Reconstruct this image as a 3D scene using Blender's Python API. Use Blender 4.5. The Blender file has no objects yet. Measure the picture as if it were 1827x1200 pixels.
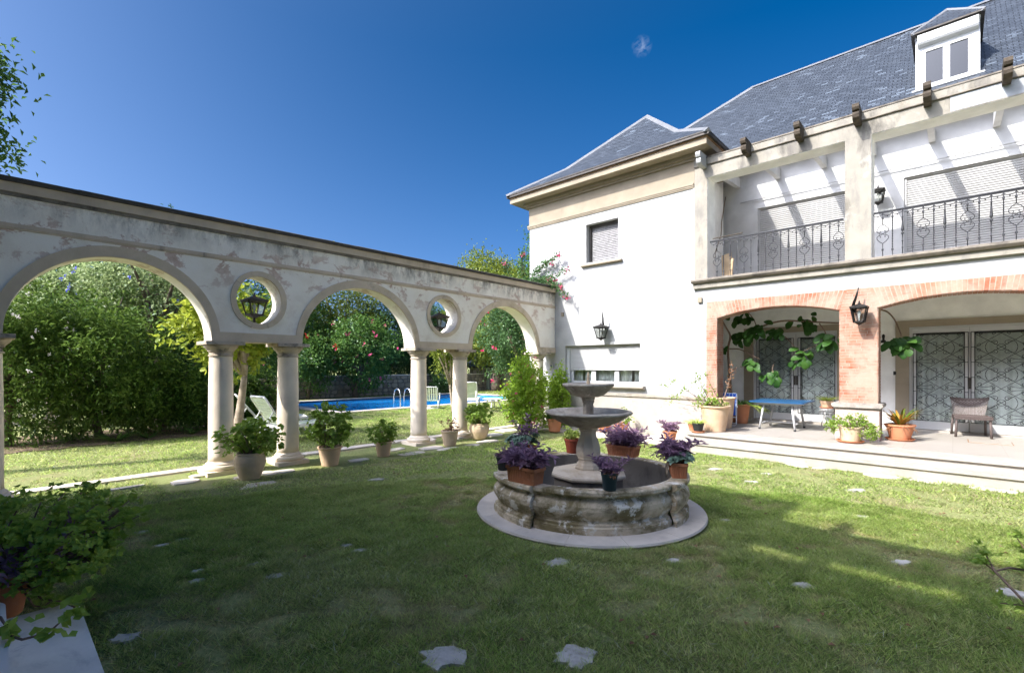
import bpy, math, random
import numpy as np
from mathutils import Vector, Matrix

R = math.radians
S = bpy.context.scene
COL = S.collection
rng = np.random.default_rng(7)
random.seed(7)

# ------------------------------------------------------------------ camera
FPX, HYP, CXP, YAW, CAMH = 854.74, 653.8, 913.5, 0.743868, 1.7
cd = bpy.data.cameras.new('camera')
cam = bpy.data.objects.new('camera', cd)
COL.objects.link(cam)
cam.location = (0, 0, CAMH)
cam.rotation_euler = (math.pi / 2, 0, YAW)
cd.sensor_width = 36
cd.lens = FPX / 1827 * 36
cd.shift_y = (HYP - 600) / 1827
cd.clip_start = 0.05
cd.clip_end = 2000
S.camera = cam
_c, _s = math.cos(YAW), math.sin(YAW)

def at(px, py, X=None, Y=None, Z=None):
    """sight line of a photo pixel met with one real plane of the garden"""
    r = (px - CXP) / FPX
    u = (HYP - py) / FPX
    d = Vector((_c * r - _s, _s * r + _c, u))
    if X is not None: t = X / d.x
    elif Y is not None: t = Y / d.y
    else: t = (Z - CAMH) / d.z
    return Vector((0, 0, CAMH)) + d * t

# ------------------------------------------------------------------ materials
def _nt(name):
    m = bpy.data.materials.new(name)
    m.use_nodes = True
    nt = m.node_tree
    for n in list(nt.nodes): nt.nodes.remove(n)
    return m, nt

class NB:
    def __init__(s, nt): s.nt = nt
    def n(s, t, **k):
        x = s.nt.nodes.new(t)
        for a, b in k.items(): setattr(x, a, b)
        return x
    def l(s, a, b): s.nt.links.new(a, b)
    def noise(s, vec, scale, detail=4, rough=.55, dist=0):
        x = s.n('ShaderNodeTexNoise')
        x.inputs['Scale'].default_value = scale
        x.inputs['Detail'].default_value = detail
        x.inputs['Roughness'].default_value = rough
        x.inputs['Distortion'].default_value = dist
        if vec is not None: s.l(vec, x.inputs['Vector'])
        return x.outputs['Fac']
    def ramp(s, fac, stops):
        x = s.n('ShaderNodeValToRGB')
        e = x.color_ramp.elements
        while len(e) > len(stops): e.remove(e[-1])
        while len(e) < len(stops): e.new(1)
        for i, (p, c) in enumerate(stops):
            e[i].position = p
            e[i].color = (*c, 1) if len(c) == 3 else c
        s.l(fac, x.inputs['Fac'])
        return x.outputs['Color']
    def mask(s, fac, lo, hi):
        x = s.n('ShaderNodeMapRange')
        x.inputs['From Min'].default_value = lo
        x.inputs['From Max'].default_value = hi
        s.l(fac, x.inputs['Value'])
        return x.outputs['Result']
    def math(s, op, a, b):
        x = s.n('ShaderNodeMath', operation=op)
        for i, v in enumerate((a, b)):
            if isinstance(v, (int, float)): x.inputs[i].default_value = v
            else: s.l(v, x.inputs[i])
        return x.outputs[0]
    def mix(s, fac, a, b, mode='MIX'):
        x = s.n('ShaderNodeMix', data_type='RGBA', blend_type=mode)
        if isinstance(fac, (int, float)): x.inputs[0].default_value = fac
        else: s.l(fac, x.inputs[0])
        for i, v in ((6, a), (7, b)):
            if isinstance(v, tuple): x.inputs[i].default_value = (*v, 1) if len(v) == 3 else v
            else: s.l(v, x.inputs[i])
        return x.outputs[2]
    def coord(s):
        return s.n('ShaderNodeNewGeometry').outputs['Position']
    def mapping(s, vec, scale=(1, 1, 1), rot=(0, 0, 0), loc=(0, 0, 0)):
        x = s.n('ShaderNodeMapping')
        x.inputs['Scale'].default_value = scale
        x.inputs['Rotation'].default_value = rot
        x.inputs['Location'].default_value = loc
        s.l(vec, x.inputs['Vector'])
        return x.outputs[0]
    def bump(s, h, strength=.3, dist=.01):
        x = s.n('ShaderNodeBump')
        x.inputs['Strength'].default_value = strength
        x.inputs['Distance'].default_value = dist
        s.l(h, x.inputs['Height'])
        return x.outputs[0]
    def finish(s, col, rough=.8, metal=0, nrm=None, spec=.3):
        p = s.n('ShaderNodeBsdfPrincipled')
        if isinstance(col, tuple): p.inputs['Base Color'].default_value = (*col, 1)
        else: s.l(col, p.inputs['Base Color'])
        if isinstance(rough, (int, float)): p.inputs['Roughness'].default_value = rough
        else: s.l(rough, p.inputs['Roughness'])
        p.inputs['Metallic'].default_value = metal
        p.inputs['Specular IOR Level'].default_value = spec
        if nrm is not None: s.l(nrm, p.inputs['Normal'])
        o = s.n('ShaderNodeOutputMaterial')
        s.l(p.outputs[0], o.inputs[0])
        return p

M = {}
def mat_plain(name, col, rough=.6, metal=0, var=.25, scale=6, bump=0, spec=.3):
    """one colour, gently mottled"""
    m, nt = _nt(name); b = NB(nt); v = b.coord()
    f = b.noise(v, scale, 5)
    dark = tuple(c * (1 - var) for c in col)
    light = tuple(min(1, c * (1 + var * .6)) for c in col)
    c = b.ramp(f, [(.3, dark), (.7, light)])
    nr = b.bump(b.noise(v, scale * 12, 4), bump, .004) if bump else None
    b.finish(c, rough, metal, nr, spec)
    M[name] = m
    return m

def mat_stained(name, base, layers, rough=.85, bump=.35, fine=60, spec=.2):
    """base mottling plus stain layers: (colour, scale, lo, hi, amount, stretch)"""
    m, nt = _nt(name); b = NB(nt); v = b.coord()
    c = b.ramp(b.noise(v, 3.1, 6), [(.3, tuple(x * .86 for x in base)), (.7, tuple(min(1, x * 1.08) for x in base))])
    for i, (col, sc, lo, hi, amt, st) in enumerate(layers):
        vv = b.mapping(v, st, (0, 0, 0), (3.7 * i + 1, 1.3 * i, 2.1 * i))
        f = b.mask(b.noise(vv, sc, 8, .68, .3), lo, hi)
        c = b.mix(b.math('MULTIPLY', f, amt), c, col)
    nr = b.bump(b.math('ADD', b.noise(v, fine, 5), b.noise(v, fine * .2, 3)), bump, .006)
    b.finish(c, rough, 0, nr, spec)
    M[name] = m
    return m

def mat_leaf(name, cols, trans=.3, rough=.45, clump=1.2, spec=.35):
    m, nt = _nt(name); b = NB(nt)
    g = b.n('ShaderNodeNewGeometry')
    f = b.math('ADD', b.math('MULTIPLY', g.outputs['Random Per Island'], .65),
               b.math('MULTIPLY', b.noise(g.outputs['Position'], clump, 3), .35))
    n = len(cols)
    c = b.ramp(f, [(.12 + .76 * i / max(1, n - 1), col) for i, col in enumerate(cols)])
    p = b.n('ShaderNodeBsdfPrincipled')
    b.l(c, p.inputs['Base Color'])
    p.inputs['Roughness'].default_value = rough
    p.inputs['Specular IOR Level'].default_value = spec
    t = b.n('ShaderNodeBsdfTranslucent')
    b.l(b.mix(.5, c, tuple(min(1, x * 1.5) for x in cols[-1])), t.inputs['Color'])
    mx = b.n('ShaderNodeMixShader')
    mx.inputs[0].default_value = trans
    b.l(p.outputs[0], mx.inputs[1]); b.l(t.outputs[0], mx.inputs[2])
    o = b.n('ShaderNodeOutputMaterial'); b.l(mx.outputs[0], o.inputs[0])
    M[name] = m
    return m

def mat_island(name, cols, rough=.85, scale=9, spec=.2, pale=None, bump=.3):
    """each separate piece (brick, slate, slab) has its own tone"""
    m, nt = _nt(name); b = NB(nt)
    g = b.n('ShaderNodeNewGeometry'); v = g.outputs['Position']
    n = len(cols)
    c = b.ramp(g.outputs['Random Per Island'], [(i / max(1, n - 1), col) for i, col in enumerate(cols)])
    c = b.mix(.25, c, b.ramp(b.noise(v, scale, 6), [(.3, tuple(x * .6 for x in cols[0])), (.7, cols[-1])]))
    if pale: c = b.mix(b.math('MULTIPLY', b.mask(b.noise(v, pale[1], 7, .65), pale[2], pale[3]), pale[4]), c, pale[0])
    b.finish(c, rough, 0, b.bump(b.noise(v, 50, 4), bump, .004), spec)
    M[name] = m
    return m

def mat_glass(name, tint=(1, 1, 1), refl=1.0):
    m, nt = _nt(name); b = NB(nt)
    fr = b.n('ShaderNodeFresnel'); fr.inputs['IOR'].default_value = 1.5
    f = b.math('MULTIPLY', fr.outputs[0], refl)
    t = b.n('ShaderNodeBsdfTransparent'); t.inputs[0].default_value = (*tint, 1)
    gl = b.n('ShaderNodeBsdfGlossy'); gl.inputs['Roughness'].default_value = .02
    mx = b.n('ShaderNodeMixShader'); b.l(f, mx.inputs[0]); b.l(t.outputs[0], mx.inputs[1]); b.l(gl.outputs[0], mx.inputs[2])
    o = b.n('ShaderNodeOutputMaterial'); b.l(mx.outputs[0], o.inputs[0])
    M[name] = m
    return m

mat_stained('white_plaster', (.405, .402, .396), [((.39, .38, .36), .9, .5, .85, .6, (1, 1, .4)), ((.33, .315, .29), 4, .58, .8, .35, (1, 1, .2))], .9, .22, 45)  # white plaster, toned down for the walls in full sun
mat_stained('shade_lifted_plaster', (.82, .805, .775), [((.66, .64, .6), .9, .5, .9, .4, (1, 1, .4)), ((.6, .57, .52), 5, .58, .8, .3, (1, 1, .3))], .9, .22, 45)  # same white plaster, lightened in colour to lift the shaded loggia
mat_stained('balcony_plaster', (.56, .553, .54), [((.46, .45, .43), .9, .5, .9, .4, (1, 1, .4))], .9, .22, 45)  # same white plaster, middle tone set for the half-lit balcony
# the arcade: whitewash, flaked to pink render, black mould under the coping
def _arcade():
    m, nt = _nt('arcade_plaster'); b = NB(nt); v = b.coord()
    c = b.ramp(b.noise(v, 2.2, 7, .6), [(.28, (.74, .665, .565)), (.5, (.85, .785, .69)), (.75, (.88, .83, .755))])
    vy = b.mapping(v, (1, 1, 1.35))
    sep = b.n('ShaderNodeSeparateXYZ'); b.l(v, sep.inputs[0]); z = sep.outputs[2]
    zone = b.math('MULTIPLY', b.mask(z, 2.75, 3.3), b.mask(z, 3.9, 3.45))
    flake = b.mask(b.noise(vy, 2.6, 9, .72, .35), .535, .575)
    flake = b.math('MULTIPLY', flake, b.math('ADD', b.math('MULTIPLY', zone, .75), .12))
    c = b.mix(flake, c, b.ramp(b.noise(v, 14, 5), [(.3, (.42, .27, .20)), (.7, (.62, .46, .38))]))
    mo = b.mapping(v, (1, 1.3, .55))
    mould = b.mask(b.noise(mo, 3.4, 10, .75, .2), .43, .60)
    up = b.math('MULTIPLY', b.mask(z, 3.42, 3.80), b.mask(b.noise(b.mapping(v, (.6, .6, .1)), 1.3, 3), .33, .5))
    c = b.mix(b.math('MULTIPLY', b.math('MULTIPLY', mould, up), 1.0), c, (.085, .08, .075))
    drip = b.mask(b.noise(b.mapping(v, (1, 7, .35)), 2.2, 6, .6), .56, .74)
    c = b.mix(b.math('MULTIPLY', b.math('MULTIPLY', drip, b.mask(z, 3.3, 3.85)), .35), c, (.26, .24, .22))
    nr = b.bump(b.math('ADD', b.noise(v, 55, 5), b.math('MULTIPLY', flake, -1.2)), .35, .006)
    b.finish(c, .92, 0, nr, .15)
    M['arcade_plaster'] = m
_arcade()
mat_stained('cream_stone', (.30, .25, .185), [((.25, .20, .14), 1.6, .48, .78, .5, (1, 1, 1)), ((.17, .14, .11), 2.4, .6, .78, .5, (1, 1, .5))], .85, .3)
mat_stained('arch_stone', (.60, .49, .365), [((.30, .22, .10), 2.1, .55, .75, .55, (1, 1, 1)), ((.10, .09, .08), 1.5, .6, .75, .7, (1, 1, 1)), ((.60, .52, .42), 4, .55, .7, .5, (1, 1, 1))], .9, .4)
mat_stained('band_stone', (.58, .475, .365), [((.33, .28, .24), 3.0, .5, .75, .6, (1, 1, .25)), ((.10, .095, .09), 3.2, .6, .74, .8, (1, 1, .25))], .9, .4)
mat_stained('dark_coping', (.075, .068, .06), [((.20, .19, .17), 9, .55, .75, .5, (1, 1, 1)), ((.14, .11, .04), 3, .6, .75, .6, (1, 1, 1))], .95, .6)
mat_stained('column_stone', (.80, .68, .54), [((.52, .42, .33), 1.8, .5, .8, .5, (1, 1, .35)), ((.42, .37, .32), 5, .6, .8, .4, (1, 1, .5))], .85, .3)
mat_stained('capital_stone', (.50, .42, .33), [((.10, .09, .08), 6, .5, .68, .85, (1, 1, 1)), ((.32, .22, .08), 3, .6, .75, .6, (1, 1, 1))], .92, .5)
mat_stained('beam_stone', (.29, .265, .22), [((.25, .185, .10), 1.5, .55, .74, .5, (1, 1, .6)), ((.065, .06, .055), 2.0, .53, .70, .85, (1, 1, .45)), ((.17, .155, .14), 4, .52, .68, .6, (1, 1, .4)), ((.42, .40, .36), 3, .6, .7, .5, (1, 1, 1))], .9, .4)
mat_stained('weathered_and_shadow_edge', (.23, .20, .165), [((.06, .055, .05), 4, .48, .68, .85, (1, 1, 1)), ((.36, .27, .10), 5, .62, .76, .6, (1, 1, 1))], .95, .5)  # worn stone edges, also the painted shadow line under the beam cap
mat_stained('fountain_stone', (.68, .565, .41), [((.165, .13, .05), 2.2, .42, .58, .9, (1, 1, 1.3)), ((.11, .085, .045), 4.2, .52, .66, .85, (1, 1, 2.2)), ((.74, .70, .62), 6.5, .55, .60, .9, (1, 1, 1)), ((.42, .31, .18), 1.3, .5, .7, .5, (1, 1, 1))], .92, .6)
mat_stained('fountain_bowl_stone', (.42, .37, .30), [((.15, .125, .10), 3.5, .46, .66, .75, (1, 1, 1)), ((.62, .57, .5), 9, .58, .66, .7, (1, 1, 1)), ((.34, .22, .11), 5, .6, .72, .6, (1, 1, .5))], .92, .5)
mat_stained('fountain_pedestal_stone', (.64, .55, .43), [((.38, .27, .16), 3, .48, .68, .6, (1, 1, .6)), ((.16, .13, .1), 4, .60, .74, .7, (1, 1, 1))], .9, .4)
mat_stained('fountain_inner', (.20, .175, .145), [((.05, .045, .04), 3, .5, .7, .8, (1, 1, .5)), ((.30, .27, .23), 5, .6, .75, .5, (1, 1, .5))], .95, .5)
mat_stained('pale_paving', (.64, .565, .48), [((.42, .37, .32), 3, .5, .75, .6, (1, 1, 1)), ((.25, .22, .19), 8, .6, .75, .5, (1, 1, 1))], .9, .35)
mat_stained('step_stone', (.38, .345, .30), [((.27, .22, .16), 1.7, .5, .8, .5, (1, 1, 1)), ((.16, .13, .1), 7, .62, .72, .6, (1, 1, 1))], .8, .25)
mat_stained('marble_step', (.84, .79, .72), [((.36, .35, .345), 2.2, .5, .72, .7, (1, 2, 1)), ((.2, .19, .18), 6, .62, .75, .6, (1, 1, 1))], .75, .25)
mat_stained('garden_stone', (.56, .525, .47), [((.30, .27, .22), 9, .45, .65, .75, (1, 1, 1)), ((.16, .17, .08), 7, .56, .7, .7, (1, 1, 1))], .9, .4)
mat_stained('pedestal_stone', (.44, .345, .30), [((.55, .41, .34), 2.5, .45, .7, .6, (2, 1, .3)), ((.4, .33, .28), 6, .62, .8, .4, (1, 1, .5))], .85, .35)
mat_stained('cap_stone', (.33, .29, .25), [((.12, .11, .1), 8, .48, .66, .8, (1, 1, 1)), ((.5, .44, .38), 12, .6, .7, .5, (1, 1, 1))], .95, .6)
mat_stained('terracotta', (.50, .205, .105), [((.62, .40, .28), 6, .55, .75, .5, (1, 1, 1)), ((.26, .12, .07), 4, .6, .78, .5, (1, 1, .6))], .85, .25)
mat_stained('pale_terracotta', (.58, .40, .26), [((.66, .52, .38), 5, .5, .75, .6, (1, 1, 1)), ((.32, .24, .14), 4, .58, .78, .5, (1, 1, .6))], .85, .25)
mat_stained('tan_clay', (.56, .425, .28), [((.35, .27, .15), 3.5, .5, .75, .6, (1, 1, .5)), ((.66, .56, .44), 6, .56, .76, .5, (1, 1, 1))], .85, .3)
mat_stained('red_plastic', (.40, .095, .05), [((.5, .2, .13), 5, .55, .8, .4, (1, 1, 1))], .5, .1)
mat_plain('black_plastic', (.022, .024, .026), .45)
mat_plain('teal_plastic', (.022, .042, .05), .45)
mat_plain('blue_glaze', (.12, .22, .42), .3)
mat_plain('soil', (.07, .05, .035), 1, 0, .4, 40, .8)
mat_plain('wrought_iron', (.045, .045, .048), .5, .4, .3, 30, .2)
mat_plain('grille_iron', (.028, .028, .03), .55, .3)
mat_plain('lantern_metal', (.03, .028, .026), .45, .5, .3, 30, .1)
mat_plain('bronze_lantern', (.085, .07, .055), .6, .3, .3, 30, .2)
mat_plain('white_paint', (.50, .50, .495), .45, 0, .06, 3, .05)
mat_plain('white_plastic', (.80, .80, .78), .4, 0, .08, 5)
mat_plain('pale_green_plastic', (.60, .66, .50), .5, 0, .1, 5)
mat_plain('shutter_paint', (.42, .415, .405), .55, 0, .06, 3)
mat_plain('old_shutter', (.26, .25, .245), .8, 0, .25, 12, .4)
mat_plain('curtain', (.92, .90, .85), .9, 0, .12, 9)
mat_plain('dark_wood', (.075, .058, .042), .85, 0, .5, 10, .5)
mat_plain('gutter_metal', (.075, .066, .058), .6, .2, .3, 8)
mat_plain('brown_trim', (.26, .15, .08), .8, 0, .25, 8)
mat_plain('steel', (.55, .56, .57), .25, .9, .1)
mat_plain('lead_ridge', (.17, .173, .18), .5, .1, .15, 6)
mat_plain('blue_paint', (.02, .085, .19), .35, 0, .15, 4)
mat_plain('wicker', (.115, .088, .08), .6, 0, .35, 60, .5)
mat_plain('pale_wicker', (.27, .235, .22), .65, 0, .35, 60, .5)
mat_plain('bark', (.16, .125, .095), .95, 0, .45, 9, .8)
mat_plain('pale_bark', (.36, .29, .22), .95, 0, .3, 9, .7)
mat_plain('twig', (.23, .155, .11), .9, 0, .35, 20, .4)
mat_plain('cord', (.20, .13, .08), .8)
mat_plain('interior', (.35, .34, .32), 1)
mat_plain('bulb', (.85, .85, .85), .2)
mat_plain('slate_patch', (.36, .37, .38), .9, 0, .25, 5, .3)
mat_plain('cardboard', (.45, .33, .2), .9)
mat_plain('pool_tile', (.10, .36, .62), .4, 0, .12, 2)
mat_plain('pool_coping', (.62, .54, .47), .85, 0, .2, 3, .2)
mat_plain('earth', (.17, .115, .075), 1, 0, .45, 3, .9)
mat_glass('glass', (.92, .95, .95), 1.0)
mat_glass('lantern_glass', (.80, .82, .80), .35)
mat_glass('dark_glass', (.16, .17, .18), 1.6)
mat_island('mortar_bricks', [(.26, .068, .033), (.31, .115, .062), (.36, .18, .115), (.28, .08, .04), (.38, .225, .155)], .9, 9, .15, ((.40, .30, .235), 2.2, .38, .60, .78))
mat_plain('mortar', (.38, .285, .225), 1, 0, .2, 20, .5)
mat_island('rubble_stone', [(.22, .19, .15), (.34, .29, .23), (.46, .40, .32), (.28, .25, .22)], .95, 5, .15, ((.5, .46, .4), 3, .5, .7, .4))
mat_plain('rubble_mortar', (.20, .18, .155), 1, 0, .3, 8, .6)

def _slate(name, ang):
    m, nt = _nt(name); b = NB(nt)
    uv = b.n('ShaderNodeUVMap').outputs[0]
    br = b.n('ShaderNodeTexBrick'); b.l(uv, br.inputs['Vector'])
    br.offset = .5; br.squash = 1
    br.inputs['Color1'].default_value = (.036, .043, .054, 1)
    br.inputs['Color2'].default_value = (.062, .073, .090, 1)
    br.inputs['Mortar'].default_value = (.014, .015, .018, 1)
    br.inputs['Scale'].default_value = 1
    br.inputs['Mortar Size'].default_value = .008
    br.inputs['Mortar Smooth'].default_value = .2
    br.inputs['Bias'].default_value = 0
    br.inputs['Brick Width'].default_value = .17
    br.inputs['Row Height'].default_value = .09
    c = b.mix(b.math('MULTIPLY', b.mask(b.noise(b.mapping(uv, (1, 3, 1)), 2.3, 6, .6), .5, .75), .10), br.outputs['Color'], (.125, .145, .17))
    c = b.mix(b.math('MULTIPLY', b.mask(b.noise(uv, .7, 5), .5, .8), .3), c, (.05, .055, .06))
    # pale replaced slates, rare
    vo = b.n('ShaderNodeTexBrick'); b.l(uv, vo.inputs['Vector']); vo.offset = .5
    vo.inputs['Color1'].default_value = (0, 0, 0, 1); vo.inputs['Color2'].default_value = (1, 1, 1, 1); vo.inputs['Mortar'].default_value = (0, 0, 0, 1)
    for k, q in (('Scale', 1), ('Mortar Size', .006), ('Brick Width', .17), ('Row Height', .09), ('Bias', 0)): vo.inputs[k].default_value = q
    c = b.mix(b.math('MULTIPLY', b.math('MULTIPLY', b.mask(vo.outputs['Color'], .86, .92), b.mask(b.noise(uv, 1.1, 3), .46, .56)), .5), c, (.15, .18, .215))
    sepv = b.n('ShaderNodeSeparateXYZ'); b.l(uv, sepv.inputs[0])
    saw = b.math('FRACT', b.math('DIVIDE', sepv.outputs[1], .09), 0)
    h = b.math('ADD', b.math('MULTIPLY', b.math('SUBTRACT', 1.0, saw), .9), b.math('MULTIPLY', br.outputs['Fac'], -.8))
    h = b.math('ADD', h, b.math('MULTIPLY', b.noise(uv, 40, 4), .25))
    b.finish(c, .5, 0, b.bump(h, .9, .012), .45)
    M[name] = m
_slate('slate', 0)

def _floor():
    m, nt = _nt('terrace_tile'); b = NB(nt); v = b.coord()
    br = b.n('ShaderNodeTexBrick'); b.l(v, br.inputs['Vector']); br.offset = 0
    br.inputs['Color1'].default_value = (.35, .318, .275, 1); br.inputs['Color2'].default_value = (.375, .342, .298, 1)
    br.inputs['Mortar'].default_value = (.26, .225, .19, 1)
    for k, q in (('Scale', 1), ('Mortar Size', .003), ('Brick Width', .62), ('Row Height', .62), ('Bias', 0)): br.inputs[k].default_value = q
    c = b.mix(b.math('MULTIPLY', b.mask(b.noise(b.mapping(v, (1, 4, 1)), 3, 6), .45, .8), .35), br.outputs['Color'], (.27, .225, .175))
    b.finish(c, .5, 0, b.bump(b.noise(v, 30, 3), .06, .003), .35)
    M['terrace_tile'] = m
_floor()

def _water():
    m, nt = _nt('pool_water'); b = NB(nt); v = b.coord()
    c = b.ramp(b.noise(v, .5, 3), [(.3, (.0, .15, .46)), (.7, (.01, .25, .62))])
    nr = b.bump(b.noise(b.mapping(v, (1, .6, 1)), 3.0, 3), .12, .05)
    p = b.finish(c, .12, 0, nr, .12)
    M['pool_water'] = m
_water()

def _ground():
    m, nt = _nt('lawn_ground'); b = NB(nt); v = b.coord()
    c = b.ramp(b.noise(v, 26, 6, .7), [(.3, (.13, .15, .055)), (.5, (.24, .27, .10)), (.72, (.36, .34, .17))])
    c = b.mix(b.math('MULTIPLY', b.mask(b.noise(v, .9, 6, .6), .52, .68), .55), c, (.30, .235, .14))
    b.finish(c, 1, 0, b.bump(b.noise(v, 60, 4), .8, .02), .1)
    M['lawn_ground'] = m
_ground()

def _grass():
    m, nt = _nt('grass_blade'); b = NB(nt)
    a = b.n('ShaderNodeAttribute'); a.attribute_name = 'tone'
    p = b.n('ShaderNodeBsdfPrincipled'); b.l(a.outputs['Color'], p.inputs['Base Color'])
    p.inputs['Roughness'].default_value = .6; p.inputs['Specular IOR Level'].default_value = .2
    t = b.n('ShaderNodeBsdfTranslucent'); b.l(a.outputs['Color'], t.inputs['Color'])
    mx = b.n('ShaderNodeMixShader'); mx.inputs[0].default_value = .5
    b.l(p.outputs[0], mx.inputs[1]); b.l(t.outputs[0], mx.inputs[2])
    o = b.n('ShaderNodeOutputMaterial'); b.l(mx.outputs[0], o.inputs[0])
    M['grass_blade'] = m
_grass()

mat_leaf('leaf_hedge', [(0.038, 0.083, 0.018), (0.070, 0.146, 0.025), (0.127, 0.216, 0.038), (0.216, 0.305, 0.064)])
mat_leaf('leaf_dark', [(0.017, 0.051, 0.017), (0.037, 0.093, 0.027), (0.076, 0.153, 0.037)], .22)
mat_leaf('leaf_mid', [(0.031, 0.085, 0.019), (0.078, 0.171, 0.034), (0.155, 0.264, 0.054)])
mat_leaf('leaf_olive', [(0.070, 0.116, 0.019), (0.155, 0.209, 0.028), (0.279, 0.310, 0.046)], .3)
mat_leaf('leaf_pale', [(0.093, 0.155, 0.046), (0.217, 0.295, 0.109), (0.403, 0.465, 0.232)], .35)
mat_leaf('leaf_yellow', [(.16, .24, .02), (.27, .34, .03), (.40, .43, .06)], .4)
mat_leaf('leaf_bougain', [(0.031, 0.078, 0.023), (0.070, 0.147, 0.046), (0.124, 0.217, 0.078)], .25)
mat_leaf('leaf_geranium', [(.11, .20, .025), (.20, .31, .04), (.31, .42, .075)], .38)
mat_leaf('leaf_shrub', [(0.124, 0.232, 0.022), (0.232, 0.372, 0.031), (0.388, 0.512, 0.062)], .4)
mat_leaf('leaf_geranium_shade_lifted', [(.14, .24, .03), (.24, .37, .05), (.36, .47, .09)], .38)  # geranium green lightened to offset the shade on the near pots
mat_leaf('leaf_purple', [(.13, .07, .125), (.24, .14, .22), (.42, .28, .38)], .3, .4)
mat_leaf('leaf_succulent', [(0.100, 0.170, 0.120), (0.160, 0.250, 0.180), (0.230, 0.320, 0.230)], .15)
mat_leaf('leaf_spider', [(0.202, 0.310, 0.046), (0.403, 0.512, 0.093), (0.698, 0.744, 0.232)], .35)
mat_leaf('leaf_strap', [(0.050, 0.110, 0.015), (0.110, 0.180, 0.020), (0.550, 0.270, 0.040), (0.460, 0.200, 0.050)], .3)
mat_leaf('leaf_big', [(.014, .05, .008), (.03, .085, .014), (.055, .125, .022)], .2, .5, 1.2, .2)
mat_leaf('leaf_dry', [(0.160, 0.075, 0.040), (0.260, 0.130, 0.070), (0.360, 0.220, 0.120)], .3)
mat_leaf('petal_pink', [(0.550, 0.040, 0.150), (0.750, 0.080, 0.220), (0.800, 0.200, 0.320)], .4)
mat_leaf('petal_magenta', [(0.600, 0.020, 0.120), (0.780, 0.040, 0.170)], .4)
mat_leaf('petal_red', [(0.500, 0.015, 0.020), (0.650, 0.030, 0.030)], .4)
mat_leaf('petal_blue', [(0.100, 0.120, 0.650), (0.200, 0.200, 0.800)], .4)
mat_leaf('petal_white', [(0.750, 0.600, 0.580), (0.850, 0.800, 0.780)], .4)
mat_leaf('leaf_orange', [(0.550, 0.220, 0.020), (0.600, 0.300, 0.030)], .3)

def _stripes():
    m, nt = _nt('striped_canvas'); b = NB(nt)
    v = b.n('ShaderNodeTexCoord').outputs['Object']
    sp = b.n('ShaderNodeSeparateXYZ'); b.l(v, sp.inputs[0])
    f = b.math('FRACT', b.math('MULTIPLY', sp.outputs[0], 14.0), 0)
    c = b.mix(b.mask(f, .80, .84), (.02, .09, .42), (.45, .55, .7))
    b.finish(c, .8, 0, None, .2); M['striped_canvas'] = m
_stripes()
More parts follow.
